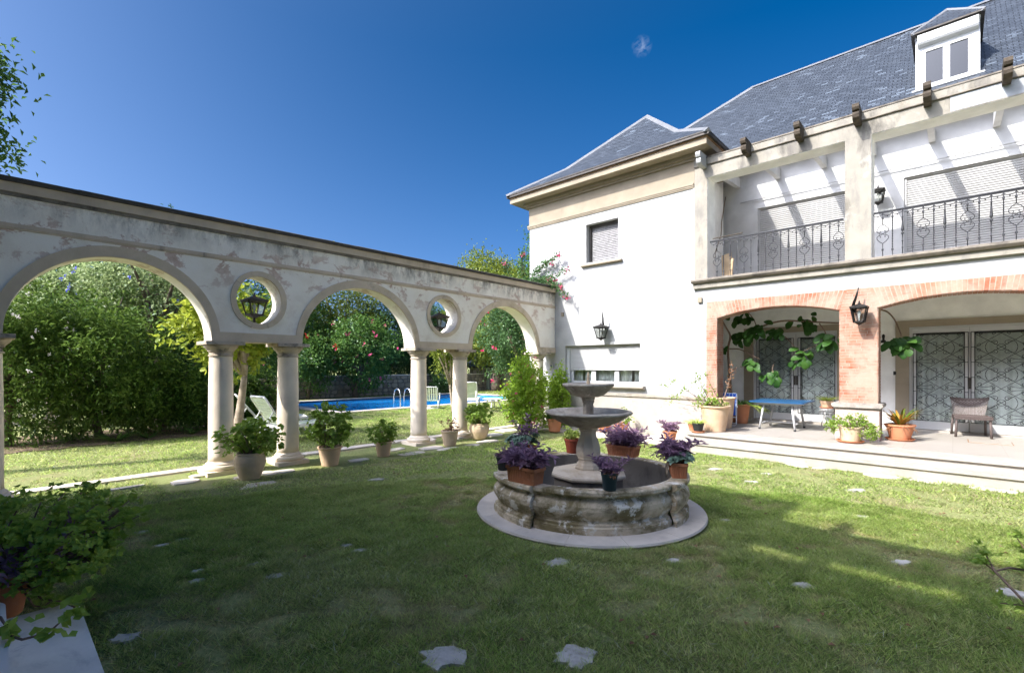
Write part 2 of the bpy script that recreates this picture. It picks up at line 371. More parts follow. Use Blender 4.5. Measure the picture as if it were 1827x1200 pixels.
# ------------------------------------------------------------------ mesh tools
class MB:
    def __init__(s):
        s.V = []; s.F = []; s.n = 0; s.tone = []
    def add(s, V, F, m=0, smooth=False):
        V = np.asarray(V, dtype=np.float64).reshape(-1, 3)
        if isinstance(F, np.ndarray): s.F.append((F + s.n, m, smooth))
        else:
            by = {}
            for f in F: by.setdefault(len(f), []).append(f)
            for k, ff in by.items(): s.F.append((np.array(ff, dtype=np.int64) + s.n, m, smooth))
        s.V.append(V); s.n += len(V)
        return s
    def box(s, x0, x1, y0, y1, z0, z1, m=0):
        V = [(x, y, z) for z in (z0, z1) for y in (y0, y1) for x in (x0, x1)]
        return s.add(V, [(0, 2, 3, 1), (4, 5, 7, 6), (0, 1, 5, 4), (2, 6, 7, 3), (0, 4, 6, 2), (1, 3, 7, 5)], m)
    def obox(s, c, ax, ay, az, m=0):
        """box from a centre and three half-axis vectors"""
        c, ax, ay, az = map(np.array, (c, ax, ay, az))
        V = [c + i * ax + j * ay + k * az for k in (-1, 1) for j in (-1, 1) for i in (-1, 1)]
        return s.add(V, [(0, 2, 3, 1), (4, 5, 7, 6), (0, 1, 5, 4), (2, 6, 7, 3), (0, 4, 6, 2), (1, 3, 7, 5)], m)
    def tube(s, pts, rad, k=6, m=0, smooth=True, cap=True):
        P = np.array([tuple(p) for p in pts], dtype=float)
        n = len(P)
        r = np.full(n, rad, dtype=float) if np.isscalar(rad) else np.array(rad, dtype=float)
        T = np.gradient(P, axis=0)
        T /= np.maximum(np.linalg.norm(T, axis=1, keepdims=True), 1e-9)
        a = np.array([0, 0, 1.]) if abs(T[0][2]) < .9 else np.array([1., 0, 0])
        V = []
        for i in range(n):
            u = a - T[i] * np.dot(a, T[i]); nu = np.linalg.norm(u)
            if nu < 1e-6: u = np.cross(T[i], [0, 1., 0.3]); nu = np.linalg.norm(u)
            u /= nu; a = u; w = np.cross(T[i], u)
            for j in range(k):
                t = 2 * math.pi * j / k
                V.append(P[i] + r[i] * (math.cos(t) * u + math.sin(t) * w))
        F = []
        for i in range(n - 1):
            for j in range(k):
                q = (j + 1) % k
                F.append((i * k + j, i * k + q, (i + 1) * k + q, (i + 1) * k + j))
        if cap:
            F.append(tuple(range(k - 1, -1, -1))); F.append(tuple((n - 1) * k + j for j in range(k)))
        return s.add(V, F, m, smooth)
    def lathe(s, prof, c=(0, 0, 0), k=24, m=0, smooth=True, a0=0, a1=2 * math.pi, ph=0, lobes=None, capb=True, capt=True, sharp=False):
        if sharp:
            for i in range(len(prof) - 1):
                if abs(prof[i][0] - prof[i + 1][0]) + abs(prof[i][1] - prof[i + 1][1]) > 1e-6:
                    s._lathe(prof[i:i + 2], c, k, m, smooth, a0, a1, ph, lobes, capb and i == 0, capt and i == len(prof) - 2, False)
            if abs(a1 - a0 - 2 * math.pi) > 1e-6:
                for t in (a0, a1):
                    s.add([(c[0] + r * math.cos(t), c[1] + r * math.sin(t), c[2] + z) for r, z in prof], [tuple(range(len(prof)))], m)
            return s
        return s._lathe(prof, c, k, m, smooth, a0, a1, ph, lobes, capb, capt)
    def _lathe(s, prof, c, k, m, smooth, a0, a1, ph, lobes, capb, capt, ends=True):
        full = abs(a1 - a0 - 2 * math.pi) < 1e-6
        n = len(prof); kk = k if full else k + 1
        V = []
        for r, z in prof:
            for j in range(kk):
                t = a0 + (a1 - a0) * j / k + ph
                rr = r * (lobes(t, z) if lobes else 1)
                V.append((c[0] + rr * math.cos(t), c[1] + rr * math.sin(t), c[2] + z))
        F = []
        for i in range(n - 1):
            for j in range(k):
                q = (j + 1) % kk if full else j + 1
                F.append((i * kk + j, i * kk + q, (i + 1) * kk + q, (i + 1) * kk + j))
        if full:
            if capb and prof[0][0] > 1e-4: F.append(tuple(range(kk - 1, -1, -1)))
            if capt and prof[-1][0] > 1e-4: F.append(tuple((n - 1) * kk + j for j in range(kk)))
        elif ends:
            F.append(tuple(i * kk for i in range(n))); F.append(tuple(i * kk + k for i in range(n - 1, -1, -1)))
        return s.add(V, F, m, smooth)
    def prism(s, poly, axis, a, b, m=0, smooth=False):
        """polygon in the two other axes, swept along axis from a to b"""
        n = len(poly)
        def P(u, v, w):
            return (w, u, v) if axis == 'x' else (u, w, v) if axis == 'y' else (u, v, w)
        V = [P(u, v, a) for u, v in poly] + [P(u, v, b) for u, v in poly]
        F = [tuple(range(n - 1, -1, -1)), tuple(range(n, 2 * n))] + [(i, (i + 1) % n, n + (i + 1) % n, n + i) for i in range(n)]
        return s.add(V, F, m, smooth)
    def build(s, name, mats, parent=None, origin=None, uv=None):
        V = np.concatenate(s.V)
        base = Vector(origin) if origin is not None else (wl(parent) if parent else Vector((0, 0, 0)))
        V = V - np.array(base)
        me = bpy.data.meshes.new(name)
        me.vertices.add(len(V)); me.vertices.foreach_set('co', V.ravel().astype(np.float32))
        tot = sum(f.shape[0] for f, _, _ in s.F)
        loops = np.concatenate([f.ravel() for f, _, _ in s.F])
        sizes = np.concatenate([np.full(f.shape[0], f.shape[1]) for f, _, _ in s.F])
        starts = np.concatenate([[0], np.cumsum(sizes)[:-1]])
        me.loops.add(len(loops)); me.loops.foreach_set('vertex_index', loops.astype(np.int32))
        me.polygons.add(tot)
        me.polygons.foreach_set('loop_start', starts.astype(np.int32))
        me.polygons.foreach_set('loop_total', sizes.astype(np.int32))
        me.polygons.foreach_set('material_index', np.concatenate([np.full(f.shape[0], m) for f, m, _ in s.F]).astype(np.int32))
        me.polygons.foreach_set('use_smooth', np.concatenate([np.full(f.shape[0], sm) for f, _, sm in s.F]))
        for q in (mats if isinstance(mats, (list, tuple)) else [mats]):
            me.materials.append(M[q])
        me.update(calc_edges=True)
        if uv is not None:
            l = me.uv_layers.new(name='UVMap'); uvs = uv(np.concatenate(s.V))[loops]
            l.data.foreach_set('uv', uvs.ravel().astype(np.float32))
        o = bpy.data.objects.new(name, me); COL.objects.link(o)
        if parent is not None:
            o.parent = parent
            o.location = base - wl(parent)
        else: o.location = base
        return o

def wl(o):
    v = Vector((0, 0, 0))
    while o is not None:
        v = v + o.location; o = o.parent
    return v

def tag(o, label=None, cat=None, group=None, kind=None):
    if label: o['label'] = label
    if cat: o['category'] = cat
    if group: o['group'] = group
    if kind: o['kind'] = kind
    return o

def thing(name, loc, label, cat, group=None, rz=0):
    o = bpy.data.objects.new(name, None); COL.objects.link(o)
    o.empty_display_size = .1
    o.location = loc; o.rotation_euler = (0, 0, rz)
    return tag(o, label, cat, group)

def copy_tree(o, parent=None):
    c = o.copy(); COL.objects.link(c)
    c.parent = parent
    for ch in list(o.children): copy_tree(ch, c)
    return c

def arr(v): return np.array(tuple(v), dtype=float)

def unit(a): return a / np.maximum(np.linalg.norm(a, axis=-1, keepdims=True), 1e-9)

def rdir(n): return unit(rng.normal(size=(n, 3)))

# ---- leaves ---------------------------------------------------------------
def leaves(mb, P, D, N, L, W, m=0, fold=.18, tipdrop=.15):
    """kite leaves with a folded midrib (two triangles)"""
    n = len(P); L = np.broadcast_to(L, (n,))[:, None]; W = np.broadcast_to(W, (n,))[:, None]
    D = unit(D); Sd = unit(np.cross(D, N)); N = np.cross(Sd, D)
    V = np.empty((n, 4, 3))
    V[:, 0] = P
    V[:, 1] = P + D * L * .48 + Sd * W * .5 + N * L * fold
    V[:, 2] = P + D * L - N * L * tipdrop
    V[:, 3] = P + D * L * .48 - Sd * W * .5 + N * L * fold
    b = np.arange(n)[:, None] * 4
    F = np.concatenate([b + [0, 3, 2], b + [0, 2, 1]])
    mb.add(V.reshape(-1, 3), F, m)

def round_leaves(mb, P, D, N, L, W, m=0, cup=.12, pts=7, lobed=0.0):
    """broad leaf: fan of triangles round the petiole end"""
    n = len(P); L = np.broadcast_to(L, (n,))[:, None]; W = np.broadcast_to(W, (n,))[:, None]
    D = unit(D); Sd = unit(np.cross(D, N)); N = np.cross(Sd, D)
    V = np.empty((n, pts + 1, 3)); V[:, 0] = P + D * L * .35 - N * L * cup
    for i in range(pts):
        t = -2.75 + 5.5 * i / (pts - 1)
        q = 1 + (lobed if i % 2 else -lobed)
        V[:, i + 1] = P + D * L * (.42 + .56 * math.cos(t) * q) + Sd * W * .5 * math.sin(t) * q + N * L * cup * rng.uniform(.2, 1.6, (n, 1))
    b = np.arange(n)[:, None] * (pts + 1)
    F = np.concatenate([b + [0, i, i + 1] for i in range(1, pts)])
    mb.add(V.reshape(-1, 3), F, m)

def big_leaves(mb, P, D, N, L, W, m=0):
    """large obovate leaf with midrib fold and curled tip"""
    n = len(P); L = np.broadcast_to(L, (n,))[:, None]; W = np.broadcast_to(W, (n,))[:, None]
    D = unit(D); Sd = unit(np.cross(D, N)); N = np.cross(Sd, D)
    st = [(0, .0, 0), (.2, .30, .03), (.45, .46, .04), (.7, .5, .0), (.9, .30, -.08), (1, .0, -.14)]
    rows = []
    for t, w, h in st:
        c = P + D * L * t + N * L * h
        rows += [c - Sd * W * w + N * W * w * .25, c, c + Sd * W * w + N * W * w * .25]
    V = np.stack(rows, 1); k = len(rows)
    b = np.arange(n)[:, None] * k
    F = []
    for i in range(len(st) - 1):
        for j in (0, 1):
            a = i * 3 + j
            F.append(b + [a, a + 1, a + 4, a + 3])
    mb.add(V.reshape(-1, 3), np.concatenate(F), m, True)

def straps(mb, c, n, L, W, rise, droop, spread=1.0, m=0, seg=6, mats=None):
    """long arching strap leaves from one crown"""
    for i in range(n):
        a = rng.uniform(0, 2 * math.pi); l = L * rng.uniform(.6, 1.15)
        up = rise * rng.uniform(.6, 1.2); d = np.array([math.cos(a), math.sin(a), 0]); sd = np.array([-d[1], d[0], 0])
        pts = []
        w0 = W * rng.uniform(.7, 1.2)
        for k in range(seg + 1):
            t = k / seg
            p = np.array(c) + d * (spread * l * (.05 + t * .85)) + np.array([0, 0, up * l * (t - droop * t * t)]) + sd * .08 * l * t * math.sin(a * 7)
            w = w0 * (.55 + .9 * t if t < .35 else (1 - t) * 1.3 + .05) * .5
            pts += [p - sd * w + np.array([0, 0, w * .4]), p, p + sd * w + np.array([0, 0, w * .4])]
        F = []
        for k in range(seg):
            for j in (0, 1):
                q = k * 3 + j; F.append((q, q + 1, q + 4, q + 3))
        mb.add(pts, F, m if mats is None else random.choice(mats), True)

def blob_points(n, c, r, shell=.35, lump=.28, seed=0, zmin=None):
    """points through an uneven ellipsoid, thicker towards its skin"""
    g = np.random.default_rng(seed)
    d = unit(g.normal(size=(n, 3)))
    ph = g.uniform(0, 6.28, 6)
    out = 1 + lump * (np.sin(3.1 * d[:, 0] + ph[0]) * np.sin(2.7 * d[:, 1] + ph[1]) + .6 * np.sin(5.3 * d[:, 2] + ph[2] + 2 * d[:, 0]) + .5 * np.sin(7.1 * d[:, 1] + ph[3]) * np.sin(6 * d[:, 2] + ph[4]))
    q = (shell + (1 - shell) * g.uniform(0, 1, n) ** .55) * out
    P = np.array(c) + d * q[:, None] * np.array(r)
    if zmin is not None: P = P[P[:, 2] > zmin]
    return P

def clumps(mb, C, per, cr, L, W, m=0, centre=None, up=.35, kind='kite', jitter=.35, **kw):
    """leaf clusters round each centre, leaves fanned outwards"""
    n = len(C) * per
    P0 = np.repeat(C, per, 0)
    off = rng.normal(size=(n, 3)) * cr * rng.uniform(.4, 1.0, (n, 1))
    P = P0 + off
    cen = np.array(centre) if centre is not None else C.mean(0)
    out = unit(P - cen)
    D = unit(out * .6 + rdir(n) * .9 + np.array([0, 0, -.15]))
    N = unit(out * .5 + rdir(n) * .55 + np.array([0, 0, up + .5]))
    Ls = L * rng.uniform(1 - jitter, 1 + jitter, n); Ws = W * rng.uniform(1 - jitter, 1 + jitter, n)
    (leaves if kind == 'kite' else round_leaves if kind == 'round' else big_leaves)(mb, P, D, N, Ls, Ws, m, **kw)

def bez(p0, p1, p2, n=8):
    p0, p1, p2 = arr(p0), arr(p1), arr(p2)
    return [tuple((1 - t) ** 2 * p0 + 2 * t * (1 - t) * p1 + t * t * p2) for t in np.linspace(0, 1, n)]

def curve_sheet(name, outer, holes, thick, mat, parent, place, bevel=0):
    """flat wall with openings: 2D outline filled round its holes, given thickness. place(u,v,w)->xyz"""
    cu = bpy.data.curves.new(name, 'CURVE'); cu.dimensions = '2D'; cu.fill_mode = 'BOTH'; cu.extrude = thick / 2
    for poly in [outer] + holes:
        sp = cu.splines.new('POLY'); sp.points.add(len(poly) - 1); sp.use_cyclic_u = True
        for i, (u, v) in enumerate(poly): sp.points[i].co = (u, v, 0, 1)
    tmp = bpy.data.objects.new(name, cu); COL.objects.link(tmp)
    dg = bpy.context.evaluated_depsgraph_get()
    me = bpy.data.meshes.new_from_object(tmp.evaluated_get(dg))
    bpy.data.objects.remove(tmp); bpy.data.curves.remove(cu)
    base = wl(parent) if parent else Vector((0, 0, 0))
    for v in me.vertices: v.co = Vector(place(*v.co)) - base
    me.materials.clear(); me.materials.append(M[mat])
    for p in me.polygons: p.use_smooth = False; p.material_index = 0
    me.name = name
    o = bpy.data.objects.new(name, me); COL.objects.link(o)
    if parent: o.parent = parent
    return o

def arc(cx, cz, rx, rz, a0, a1, n):
    return [(cx + rx * math.cos(a0 + (a1 - a0) * i / n), cz + rz * math.sin(a0 + (a1 - a0) * i / n)) for i in range(n + 1)]
# ================================================================== SETTING
SUNV = Vector((.375, 1.08, -1.0)).normalized()          # the way the light travels
sd_ = bpy.data.lights.new('sun', 'SUN'); sun = bpy.data.objects.new('sun', sd_); COL.objects.link(sun)
sun.rotation_euler = SUNV.to_track_quat('-Z', 'Y').to_euler()
sun.location = (0, 0, 30)
sd_.energy = 2.05; sd_.angle = R(.53); sd_.color = (1, .965, .90)
w = bpy.data.worlds.new('World'); S.world = w; w.use_nodes = True
_n = w.node_tree
for q in list(_n.nodes): _n.nodes.remove(q)
wb = NB(_n)
sky = wb.n('ShaderNodeTexSky'); sky.sky_type = 'NISHITA'; sky.sun_disc = False
sky.sun_elevation = math.asin(-SUNV.z); sky.sun_rotation = math.atan2(-SUNV.x, -SUNV.y)
sky.altitude = 0; sky.air_density = .36; sky.dust_density = 4.6; sky.ozone_density = 7.0
hs = wb.n('ShaderNodeHueSaturation'); hs.inputs['Hue'].default_value = .492; hs.inputs['Value'].default_value = 1.0
wb.l(sky.outputs[0], hs.inputs['Color'])
# one small wisp of cloud high over the wing
tc = wb.n('ShaderNodeTexCoord').outputs['Generated']
_sp = wb.n('ShaderNodeSeparateXYZ'); wb.l(tc, _sp.inputs[0])        # clear deep blue overhead, milkier to the horizon
_el = wb.mask(_sp.outputs[2], .08, .55)
_dp = wb.n('ShaderNodeVectorMath', operation='DOT_PRODUCT'); wb.l(tc, _dp.inputs[0]); _dp.inputs[1].default_value = -SUNV
_away = wb.mask(_dp.outputs['Value'], .99, .70)          # deepest blue a quarter turn and more from the sun
wb.l(wb.math('ADD', 1.0, wb.math('MULTIPLY', _away, wb.math('ADD', .14, wb.math('MULTIPLY', _el, .24)))), hs.inputs['Saturation'])
wb.l(wb.math('SUBTRACT', 1.05, wb.math('MULTIPLY', _away, wb.math('ADD', .43, wb.math('MULTIPLY', _el, .10)))), hs.inputs['Value'])
def _wd(px, py):
    r = (px - CXP) / FPX; u = (HYP - py) / FPX
    return Vector((_c * r - _s, _s * r + _c, u)).normalized()
cdv = _wd(1145, 83)
dt = wb.n('ShaderNodeVectorMath', operation='DISTANCE'); wb.l(tc, dt.inputs[0]); dt.inputs[1].default_value = cdv
fall = wb.mask(dt.outputs['Value'], .018, .003)
cl = wb.math('MULTIPLY', wb.math('MULTIPLY', fall, wb.mask(wb.noise(tc, 75, 6, .65, .6), .42, .72)), .09)
colr = wb.mix(cl, hs.outputs[0], (5.5, 5.8, 6.2))
bg = wb.n('ShaderNodeBackground'); bg.inputs['Strength'].default_value = .15
wb.l(colr, bg.inputs['Color'])
wo = wb.n('ShaderNodeOutputWorld'); wb.l(bg.outputs[0], wo.inputs[0])
S.view_settings.view_transform = 'Standard'; S.view_settings.look = 'None'
S.view_settings.exposure = 2.0; S.view_settings.gamma = 1
S.cycles.max_bounces = 8; S.cycles.diffuse_bounces = 6; S.cycles.transparent_max_bounces = 16
S.cycles.use_denoising = True; S.cycles.denoiser = 'OPENIMAGEDENOISE'; S.cycles.denoising_input_passes = 'RGB_ALBEDO_NORMAL'; S.cycles.denoising_prefilter = 'ACCURATE'

# ---- ground: one sheet to the horizon with a hole where the pool is let in
PX0, PX1, PY0, PY1 = -23.0, -16.75, 8.8, 20.0
def ground():
    mb = MB()
    xs = [-400, PX0, PX1, 400]; ys = [-400, PY0, PY1, 400]
    V = [(x, y, 0) for y in ys for x in xs]
    F = [(j * 4 + i, j * 4 + i + 1, j * 4 + i + 5, j * 4 + i + 4) for j in range(3) for i in range(3) if not (i == 1 and j == 1)]
    mb.add(V, F)
    tag(mb.build('lawn_ground', 'lawn_ground'), kind='structure')
    mb = MB()
    d = .25
    for a in ((PX0 - .45, PX1 + .45, PY0 - .45, PY0), (PX0 - .45, PX1 + .45, PY1, PY1 + .45), (PX0 - .45, PX0, PY0, PY1), (PX1, PX1 + .45, PY0, PY1)):
        mb.box(*a, -.05, .035)
    tag(mb.build('pool_coping', 'pool_coping'), kind='structure')
    mb = MB()
    V = [(x, y, z) for z in (-1.5, .0) for (x, y) in ((PX0, PY0), (PX1, PY0), (PX1, PY1), (PX0, PY1))]
    mb.add(V, [(0, 1, 2, 3)] + [(i, 4 + i, 4 + (i + 1) % 4, (i + 1) % 4) for i in range(4)])
    tag(mb.build('pool_basin', 'pool_tile'), kind='structure')
    mb = MB(); mb.add([(PX0, PY0, -.09), (PX1, PY0, -.09), (PX1, PY1, -.09), (PX0, PY1, -.09)], [(0, 1, 2, 3)])
    tag(mb.build('pool_water', 'pool_water'), kind='structure')
ground()

def steps(flip):
    """terrace with two nosed steps; flip gives the one the camera stands by"""
    def y(v): return 9.8 - v if flip else v
    def bx(mb, x0, x1, y0, y1, z0, z1):
        a, b = sorted((y(y0), y(y1))); mb.box(x0, x1, a, b, z0, z1)
    XL = -4.12
    mat = 'marble_step' if flip else 'step_stone'
    mb = MB()
    bx(mb, XL, 7, 9.46, 9.80, -.05, .16)
    bx(mb, XL, 7, 9.79, 13.3, -.05, .296)
    def noser(x0, yy, ztop, rnd):
        n = 7; out = [(7, yy), (x0 + rnd, yy)] + [(x0 + rnd - rnd * math.sin(k * math.pi / 2 / n), yy + rnd - rnd * math.cos(k * math.pi / 2 / n)) for k in range(1, n + 1)] + [(x0, yy + .55), (7, yy + .55)]
        out = [(a, y(b)) for a, b in out]
        if not flip: out = out[::-1]
        mb.prism(out, 'z', ztop - .042, ztop)
    noser(XL - .02, 9.425, .202, .12)
    noser(XL + .02, 9.745, .34, .12)
    o = mb.build('terrace_steps', mat); tag(o, kind='structure')
    mb = MB(); bx(mb, XL + .02, 7, 10.285, 13.4, .29, .34 if not flip else .339)
    o = mb.build('terrace_floor', 'terrace_tile' if not flip else 'marble_step'); tag(o, kind='structure')
steps(False); steps(True)

def flag_outline(cx, cy, rx, ry, seed, n=11, rot=0, irr=.18):
    g = np.random.default_rng(seed); out = []
    for i in range(n):
        t = 2 * math.pi * i / n + g.uniform(-.15, .15); q = 1 + g.uniform(-irr, irr)
        sq = 1 / max(abs(math.cos(t)), abs(math.sin(t))) ** .55
        x, y = rx * q * math.cos(t) * sq * .9, ry * q * math.sin(t) * sq * .9
        out.append((cx + x * math.cos(rot) - y * math.sin(rot), cy + x * math.sin(rot) + y * math.cos(rot)))
    return out

# paving between the wing wall, the arcade and the lawn
def paving():
    mb = MB(); g = random.Random(5)
    for i in range(9):
        for j in range(3):
            x = -8.05 + i * .47 + (j % 2) * .2; y = 9.95 + j * .42 - (.0 if i > 2 else -.15)
            mb.prism(flag_outline(x, y, .235, .21, i * 7 + j, 10, 0, .05), 'z', -.03, .022 + g.random() * .01)
    tag(mb.build('paved_path', 'pale_paving'), kind='structure')
    mb = MB()
    k = 0; yy = -1.2
    while yy < 10.9:
        l = g.uniform(.9, 1.5); mb.box(-9.32 + g.uniform(-.01, .01), -9.06, yy, yy + l - .012, -.04, .03); yy += l
    tag(mb.build('stone_kerb', 'pale_paving'), kind='structure')
    mb = MB()
    # flags round the column feet
    for i, (px, py, rx, ry, ro) in enumerate([(330, 860, .20, .17, .1), (385, 874, .25, .16, -.1), (357, 849, .17, .12, .2), (455, 868, .32, .17, .05), (478, 845, .12, .2, .1), (505, 842, .18, .14, 0),
                                            (430, 853, .12, .1, 0), (640, 822, .2, .12, 0), (700, 803, .3, .16, .1), (735, 810, .3, .16, 0), (770, 800, .3, .2, .1), (800, 802, .3, .15, 0), (840, 796, .28, .16, .2),
                                            (870, 788, .3, .16, 0), (760, 785, .26, .25, 0), (215, 873, .3, .06, .05), (880, 776, .3, .22, 0), (905, 768, .35, .3, .1), (930, 776, .3, .2, .1)]):
        p = at(px, py, Z=0); mb.prism(flag_outline(p.x, p.y, rx, ry, 100 + i, 10, ro + 1.57, .07), 'z', -.03, .02 + .002 * (i % 4))
    tag(mb.build('arcade_flagstones', 'pale_paving'), kind='structure')
    mb = MB()
    for i in range(12):
        x = -3.9 + i * .62 + g.uniform(-.05, .05)
        if i in (1, 4): continue
        mb.prism(flag_outline(x, 9.24 + g.uniform(-.03, .03), .27, .13, 300 + i, 9, 0, .1), 'z', -.03, .025)
    tag(mb.build('step_flagstones', 'pale_paving'), kind='structure')
paving()

STONES = [  # px, py, length, width, turn, label
    (995, 1006, .17, .085, .5, 'largest pale stepping stone in the grass right in front of the fountain kerb'),
    (790, 1178, .16, .10, .3, 'wide pale stepping stone at the bottom edge, left of a second one'),
    (1026, 1176, .14, .10, -.2, 'pale stepping stone at the bottom edge, below the fountain'),
    (458, 1010, .09, .05, .3, 'small bluish stone in the shaded grass, left of a longer broken pair'),
    (496, 1030, .12, .05, .5, 'narrow stone ending in dry grass in the shaded lawn'),
    (350, 1041, .07, .05, .4, 'tiny stone, lower of two close together near the geranium'),
    (352, 1022, .06, .035, .2, 'tiny dark edged stone, upper of two close together near the geranium'),
    (253, 952, .10, .06, .3, 'small stone just right of the geranium leaves'),
    (288, 976, .13, .05, .7, 'long low stone with brown edges beside its twin near the geranium'),
    (328, 966, .14, .05, .4, 'grey stone with crumbling edge, right one of a touching pair'),
    (617, 976, .06, .04, .3, 'little stone beside a dead grass tuft in mid lawn'),
    (642, 985, .10, .04, .6, 'low stone nearly swallowed by grass in mid lawn'),
    (671, 857, .14, .07, .2, 'lone pale stone in the shaded grass in front of the third pot'),
    (1535, 925, .13, .07, .2, 'bright stone in the sunlit lawn with dry straw beside it'),
    (1608, 1006, .12, .045, .2, 'flat stone on the shadow edge at the right'),
    (1428, 1048, .12, .05, .1, 'stone in the strip of shade below the light streak'),
    (1202, 1003, .08, .05, .1, 'small stone just right of the fountain kerb front'),
    (1295, 931, .08, .045, .2, 'small stone right of the fountain under the shadow corner'),
    (1300, 884, .12, .035, .1, 'thin bright stone on the upper shadow line right of the fountain'),
    (1366, 847, .15, .06, .1, 'pale squarish stone in sunlit grass near the steps'),
    (1340, 861, .12, .05, -.3, 'pointed pale stone in sunlit grass left of a squarish one'),
    (1527, 876, .15, .055, .1, 'pale stone in the sunlit lawn below the shrub pot'),
    (1462, 836, .15, .06, .0, 'stone with a dry tuft near the lower step'),
    (1275, 838, .14, .06, .1, 'brownish stone in sunlit grass beside the purple planter'),
    (1810, 1062, .12, .09, .2, 'stone half under dark soil at the right edge'),
    (225, 1141, .09, .05, .3, 'small stone in thin grass beside the marble step'),
]
STONE_XY = []
for i, (px, py, a, b_, ro, lab) in enumerate(STONES):
    p = at(px, py, Z=0); STONE_XY.append((p.x, p.y, a, b_))
    mb = MB(); mb.prism(flag_outline(0, 0, a * .85, b_ * 1.05, 40 + i, 19, YAW + ro, .30), 'z', -.04, .022)
    o = mb.build('stepping_stone', 'garden_stone'); o.location = (p.x, p.y, 0)
    tag(o, lab, 'stepping stone', 'stepping stones sunk in the lawn')
# ================================================================== ARCADE
XF, XB = -8.46, -8.86
ARC = [(1.203, 1.113, 1.09), (4.922, 1.208, 1.112), (8.995, 1.225, 1.14)]
OCU = [(3.01, 2.80, .354, .393), (6.93, 2.842, .41, .39)]
SPR = 2.11
def arcade():
    t = thing('arcade', (-8.66, 4.9, 0), 'long peeling whitewashed arcade with three round arches, two oculi and stone columns', 'arcade')
    out = [(-1.23, SPR)]
    for c, ry, rz in ARC:
        out += arc(c, SPR, ry, rz, math.pi, 0, 40)
    out += [(11.03, SPR), (11.03, 3.9), (-1.23, 3.9)]
    holes = [arc(c, z, ry, rz, 0, 2 * math.pi, 48)[:-1] for c, z, ry, rz in OCU]
    curve_sheet('wall', out, holes, XF - XB, 'arcade_plaster', t, lambda u, v, w: ((XF + XB) / 2 + w, u, v))
    def ring(name, c, z, ri, ro, a0, a1, nseg, proud=.022):
        mb = MB(); g = random.Random(int(c * 10))
        for k in range(nseg):
            gap = .004
            b0 = a0 + (a1 - a0) * k / nseg + gap; b1 = a0 + (a1 - a0) * (k + 1) / nseg - gap
            n = max(3, int(36 / nseg)); V = []; pr = proud + g.uniform(-.003, .003)
            for X in (XF - .02, XF + pr):
                for (rx, rz) in (ri, ro):
                    V += [(X, y_, z_) for y_, z_ in arc(c, z, rx, rz, b0, b1, n)]
            m = n + 1; F = []
            for i in range(n):
                F += [(2 * m + i, 2 * m + i + 1, 3 * m + i + 1, 3 * m + i), (i, i + 1, 2 * m + i + 1, 2 * m + i), (m + i, 3 * m + i, 3 * m + i + 1, m + i + 1)]
            F += [(0, 2 * m, 3 * m, m), (n, m + n, 3 * m + n, 2 * m + n)]
            mb.add(V, F)
        return mb.build(name, 'arch_stone', t)
    for c, ry, rz in ARC:
        ring('arch_surround', c, SPR, (ry - .002, rz - .002), (ry + .115, rz + .145), math.pi, 0, 11)
    for c, z, ry, rz in OCU:
        ring('oculus_surround', c, z, (ry - .002, rz - .002), (ry + .083, rz + .084), 0, 2 * math.pi, 10)
    ends = [-1.23] + [v for c, ry, rz in ARC for v in (c - ry, c + ry)] + [11.03]
    for i in range(0, len(ends), 2):
        mb = MB(); e = 0.006
        mb.box(XB - .008, XF + .026, ends[i] + (e if i else 0), ends[i + 1] - (e if i < 6 else .004), SPR - .012, 2.245)
        mb.build('lintel', 'arch_stone', t)
    mb = MB(); mb.box(XB - .02, XF + .022, -1.23, 11.026, 3.398, 3.448); mb.box(XB - .012, XF + .012, -1.23, 11.026, 3.376, 3.400)
    mb.build('string_course', 'band_stone', t)
    mb = MB(); mb.box(XB - .045, XF + .045, -1.23, 11.024, 3.828, 3.945); mb.build('band', 'band_stone', t)
    mb = MB(); mb.box(XB - .022, XF + .024, -1.23, 11.025, 3.782, 3.829); mb.build('moulding', 'weathered_and_shadow_edge', t)
    mb = MB(); g = np.random.default_rng(3)
    y = -1.23
    while y < 11.02:
        y2 = min(11.022, y + .5)
        n = 3; V = []; F = []
        for yy in (y, y2 - .002):
            q = g.uniform(-.004, .004)
            V += [(XB - .085, yy, 3.944), (XF + .085 + q, yy, 3.944), (XF + .088 + q, yy, 3.995), (XF + .05, yy, 4.012 + q), (XB - .06, yy, 4.012), (XB - .085, yy, 3.985)]
        F = [(i, (i + 1) % 6, 6 + (i + 1) % 6, 6 + i) for i in range(6)] + [(5, 4, 3, 2, 1, 0), (6, 7, 8, 9, 10, 11)]
        mb.add(V, F); y = y2
    mb.build('coping', 'dark_coping', t)
    # one column with base and capital, then its copies
    mb = MB()
    mb.lathe([(.180, .19), (.178, .3), (.177, .8), (.172, 1.4), (.163, 1.9), (.163, 1.94)], (0, 0, 0), 40)
    col = mb.build('column', 'column_stone', None)
    mb = MB()
    mb.box(-.262, .262, -.262, .262, -.03, .065)
    mb.lathe([(.24, .065), (.255, .085), (.258, .105), (.25, .128), (.225, .14), (.215, .15), (.218, .16), (.205, .172), (.188, .185), (.181, .20)], (0, 0, 0), 40, sharp=True)
    b = mb.build('column_base', 'column_stone', None); b.parent = col
    mb = MB()
    mb.lathe([(.164, 1.86), (.182, 1.866), (.182, 1.882), (.166, 1.89), (.166, 1.93), (.185, 1.94), (.188, 1.955), (.205, 1.975), (.235, 2.005), (.245, 2.03), (.245, 2.047)], (0, 0, 0), 40, sharp=True)
    mb.box(-.272, .272, -.272, .272, 2.046, 2.100)
    b = mb.build('capital', 'capital_stone', None); b.parent = col
